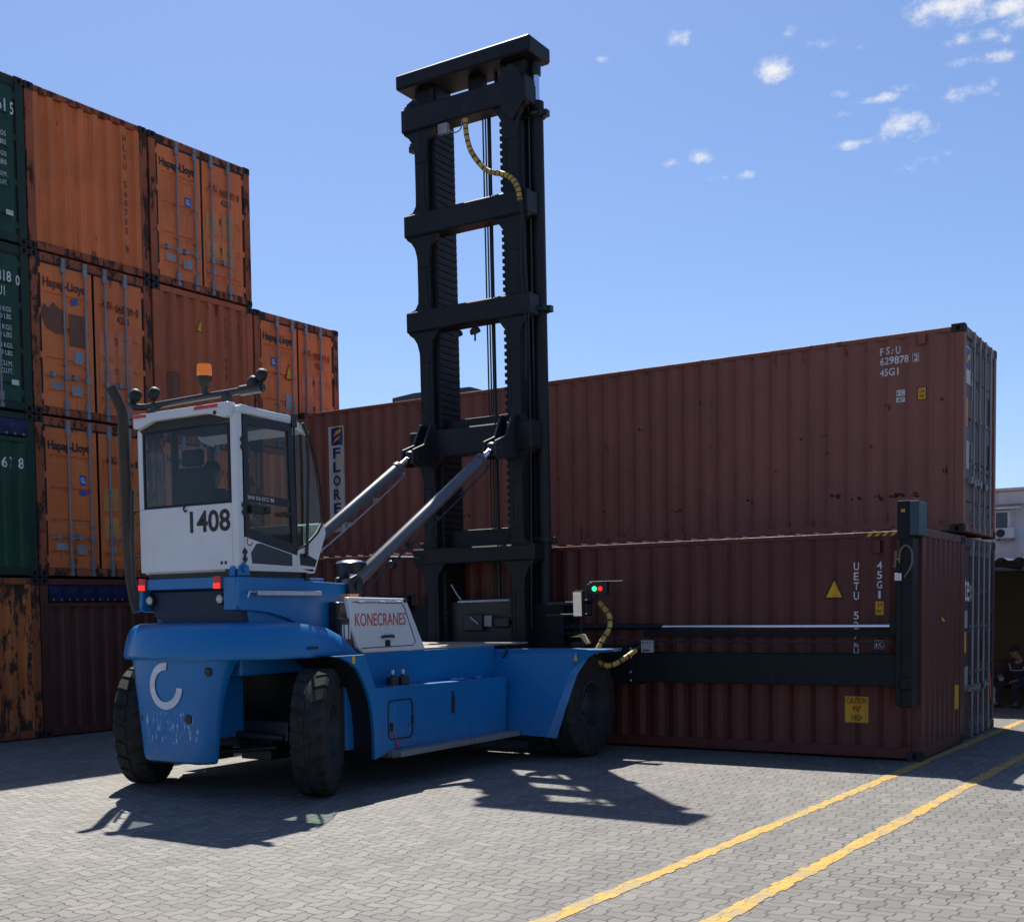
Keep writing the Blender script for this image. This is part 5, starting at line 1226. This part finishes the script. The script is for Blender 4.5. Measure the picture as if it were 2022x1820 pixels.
# ------------------------------------------------------------------ buildings beyond the stack
PLAST = paint('dirty_white_plaster', (.66, .65, .64), .8, dirt=.7, streak=.8)
OLIVE = paint('olive_painted_wall', (.05, .044, .016), .7, dirt=.6)
AWN = paint('weathered_blue_grey_sheet', (.10, .13, .16), .5, rust=.2, dirt=.5)
WGL = plain('dark_window_glass', (.09, .14, .16), .35, 0, .4)
bd = thing('white_building', 'dirty white flat roofed building with a window and awning at the right edge', 'building', (0, 0, 0))
m = MB(); m.box(-9.5, 9, 28.0, 36, 0, 4.02); m.build('wall', PLAST, bd)
m = MB(); m.box(-9.6, 9.1, 27.9, 36.1, 3.62 if False else 4.02, 4.30); m.build('parapet', PLAST, bd, bevel=.02)
m = MB(); m.box(-9.6, 9.1, 27.8, 36.1, 4.305, 4.36); m.build('roof_edge', paint('pinkish_roof_edge', (.62, .5, .46), .7, dirt=.4), bd)
for wx in (-4.98, -1.6):
    m = MB(); m.box(wx-.5, wx+.46, 27.95, 28.05, 3.40, 3.86); wn = m.build('window', WGL, bd)
    m = MB()
    for a, b2, c, d in ((wx-.55, wx+.51, 3.86, 3.90), (wx-.55, wx+.51, 3.36, 3.40), (wx-.55, wx-.5, 3.40, 3.86), (wx+.46, wx+.51, 3.40, 3.86), (wx+.20, wx+.23, 3.40, 3.86)): m.box(a, b2, 27.92, 28.0, c, d)
    m.build('window_frame', WHTPL, wn)
    m = MB(); m.box(wx-.75, wx+.75, 27.72, 28.0, 3.92, 3.96); m.build('sun_shade', WHTPL, wn)
m = MB(); m.tube([(-3.9, 27.95, 3.6), (-3.75, 27.95, 3.3), (-3.75, 27.95, 2.7)], .025, 6); m.build('drain_pipe', PLAST, bd)
ac = thing('air_conditioner', 'white air conditioner unit hung on the white wall under a window', 'air conditioner', (-4.55, 27.8, 3.30))
m = MB(); m.box(-.17, .19, -.14, .14, 0, .22); m.build('casing', WHTPL, ac, bevel=.02)
m = MB(); m.lathe([(.085, 0), (.085, -.015), (.02, -.02), (.001, -.02)], (-.06, -.142, .11), (0, 1, 0), 20, cap=False); m.build('fan_grille', DKGR, ac)
m = MB(); m.box(-.15, -.12, -.14, .2, -.04, -.005); m.box(.13, .16, -.14, .2, -.04, -.005); m.build('bracket', GALV, ac)
sh = thing('shelter', 'olive shed under a corrugated sheet roof, beside the seated man', 'shed', (0, 0, 0))
m = MB(); m.box(-8.0, 6, 26.0, 26.2, 0, 2.56); m.box(-8.0, 6, 25.95, 26.0, 2.50, 2.58); m.build('wall', OLIVE, sh)
m = MB(); pts = []
for i in range(190): pts.append((-8.2+.075*i, (0, .05, .05, 0)[i % 4]))
m.loft([[(x, 23.4, 2.70+z) for x, z in pts], [(x, 27.9, 2.75+z) for x, z in pts]], cap=False, closed=False); m.loft([[(x, 23.4, 2.685+z) for x, z in pts], [(x, 27.9, 2.735+z) for x, z in pts]], cap=False, closed=False); m.build('corrugated_roof', AWN, sh)
m = MB(); m.box(-8.1, 6, 24.0, 24.12, 2.60, 2.72)
for x in range(14): m.box(-8+x, -7.94+x, 24.05, 26.0, 2.6, 2.66); 
for x in range(9): m.tube([(-7.8+1.5*x, 24.1, 2.45), (-7.3+1.5*x, 25.5, 2.7)], .03, 6)
m.build('roof_truss', BLACK, sh)
an = thing('antenna', 'thin antenna rod rising from the white building roof', 'antenna', (-5.55, 31, 4.36))
m = MB(); m.cyl((0, 0, 0), (0, 0, .7), .010, n=6); m.cyl((0, 0, 0), (0, 0, .06), .05, n=8); m.build('rod', GALV, an)
# roofs peeping over the red-brown stack
hb = thing('gabled_warehouse', 'dark gabled roof peeping over the red-brown container beside the mast', 'building', (0, 45, 0))
m = MB(); m.box(-33, -25.2, .3, 14, 0, 10.6); m.build('wall', DARKBR, hb)
m = MB(); m.prism([(-33.2, 11.70), (-32.0, 11.80), (-28.974, 11.735), (-26.0, 10.75), (-26.0, 10.55), (-33.2, 10.55)], 'y', 0, 14.3); m.build('roof', plain('slate_dark_roof', (.035, .04, .05), .7), hb)
m = MB(); m.tube([(-31.75, .6, 11.6), (-31.75, 2.0, 11.6)], .26, 16); m.box(-31.40, -31.1, .4, 1.2, 11.6, 11.98); m.build('roof_vents', DARKBR, hb)
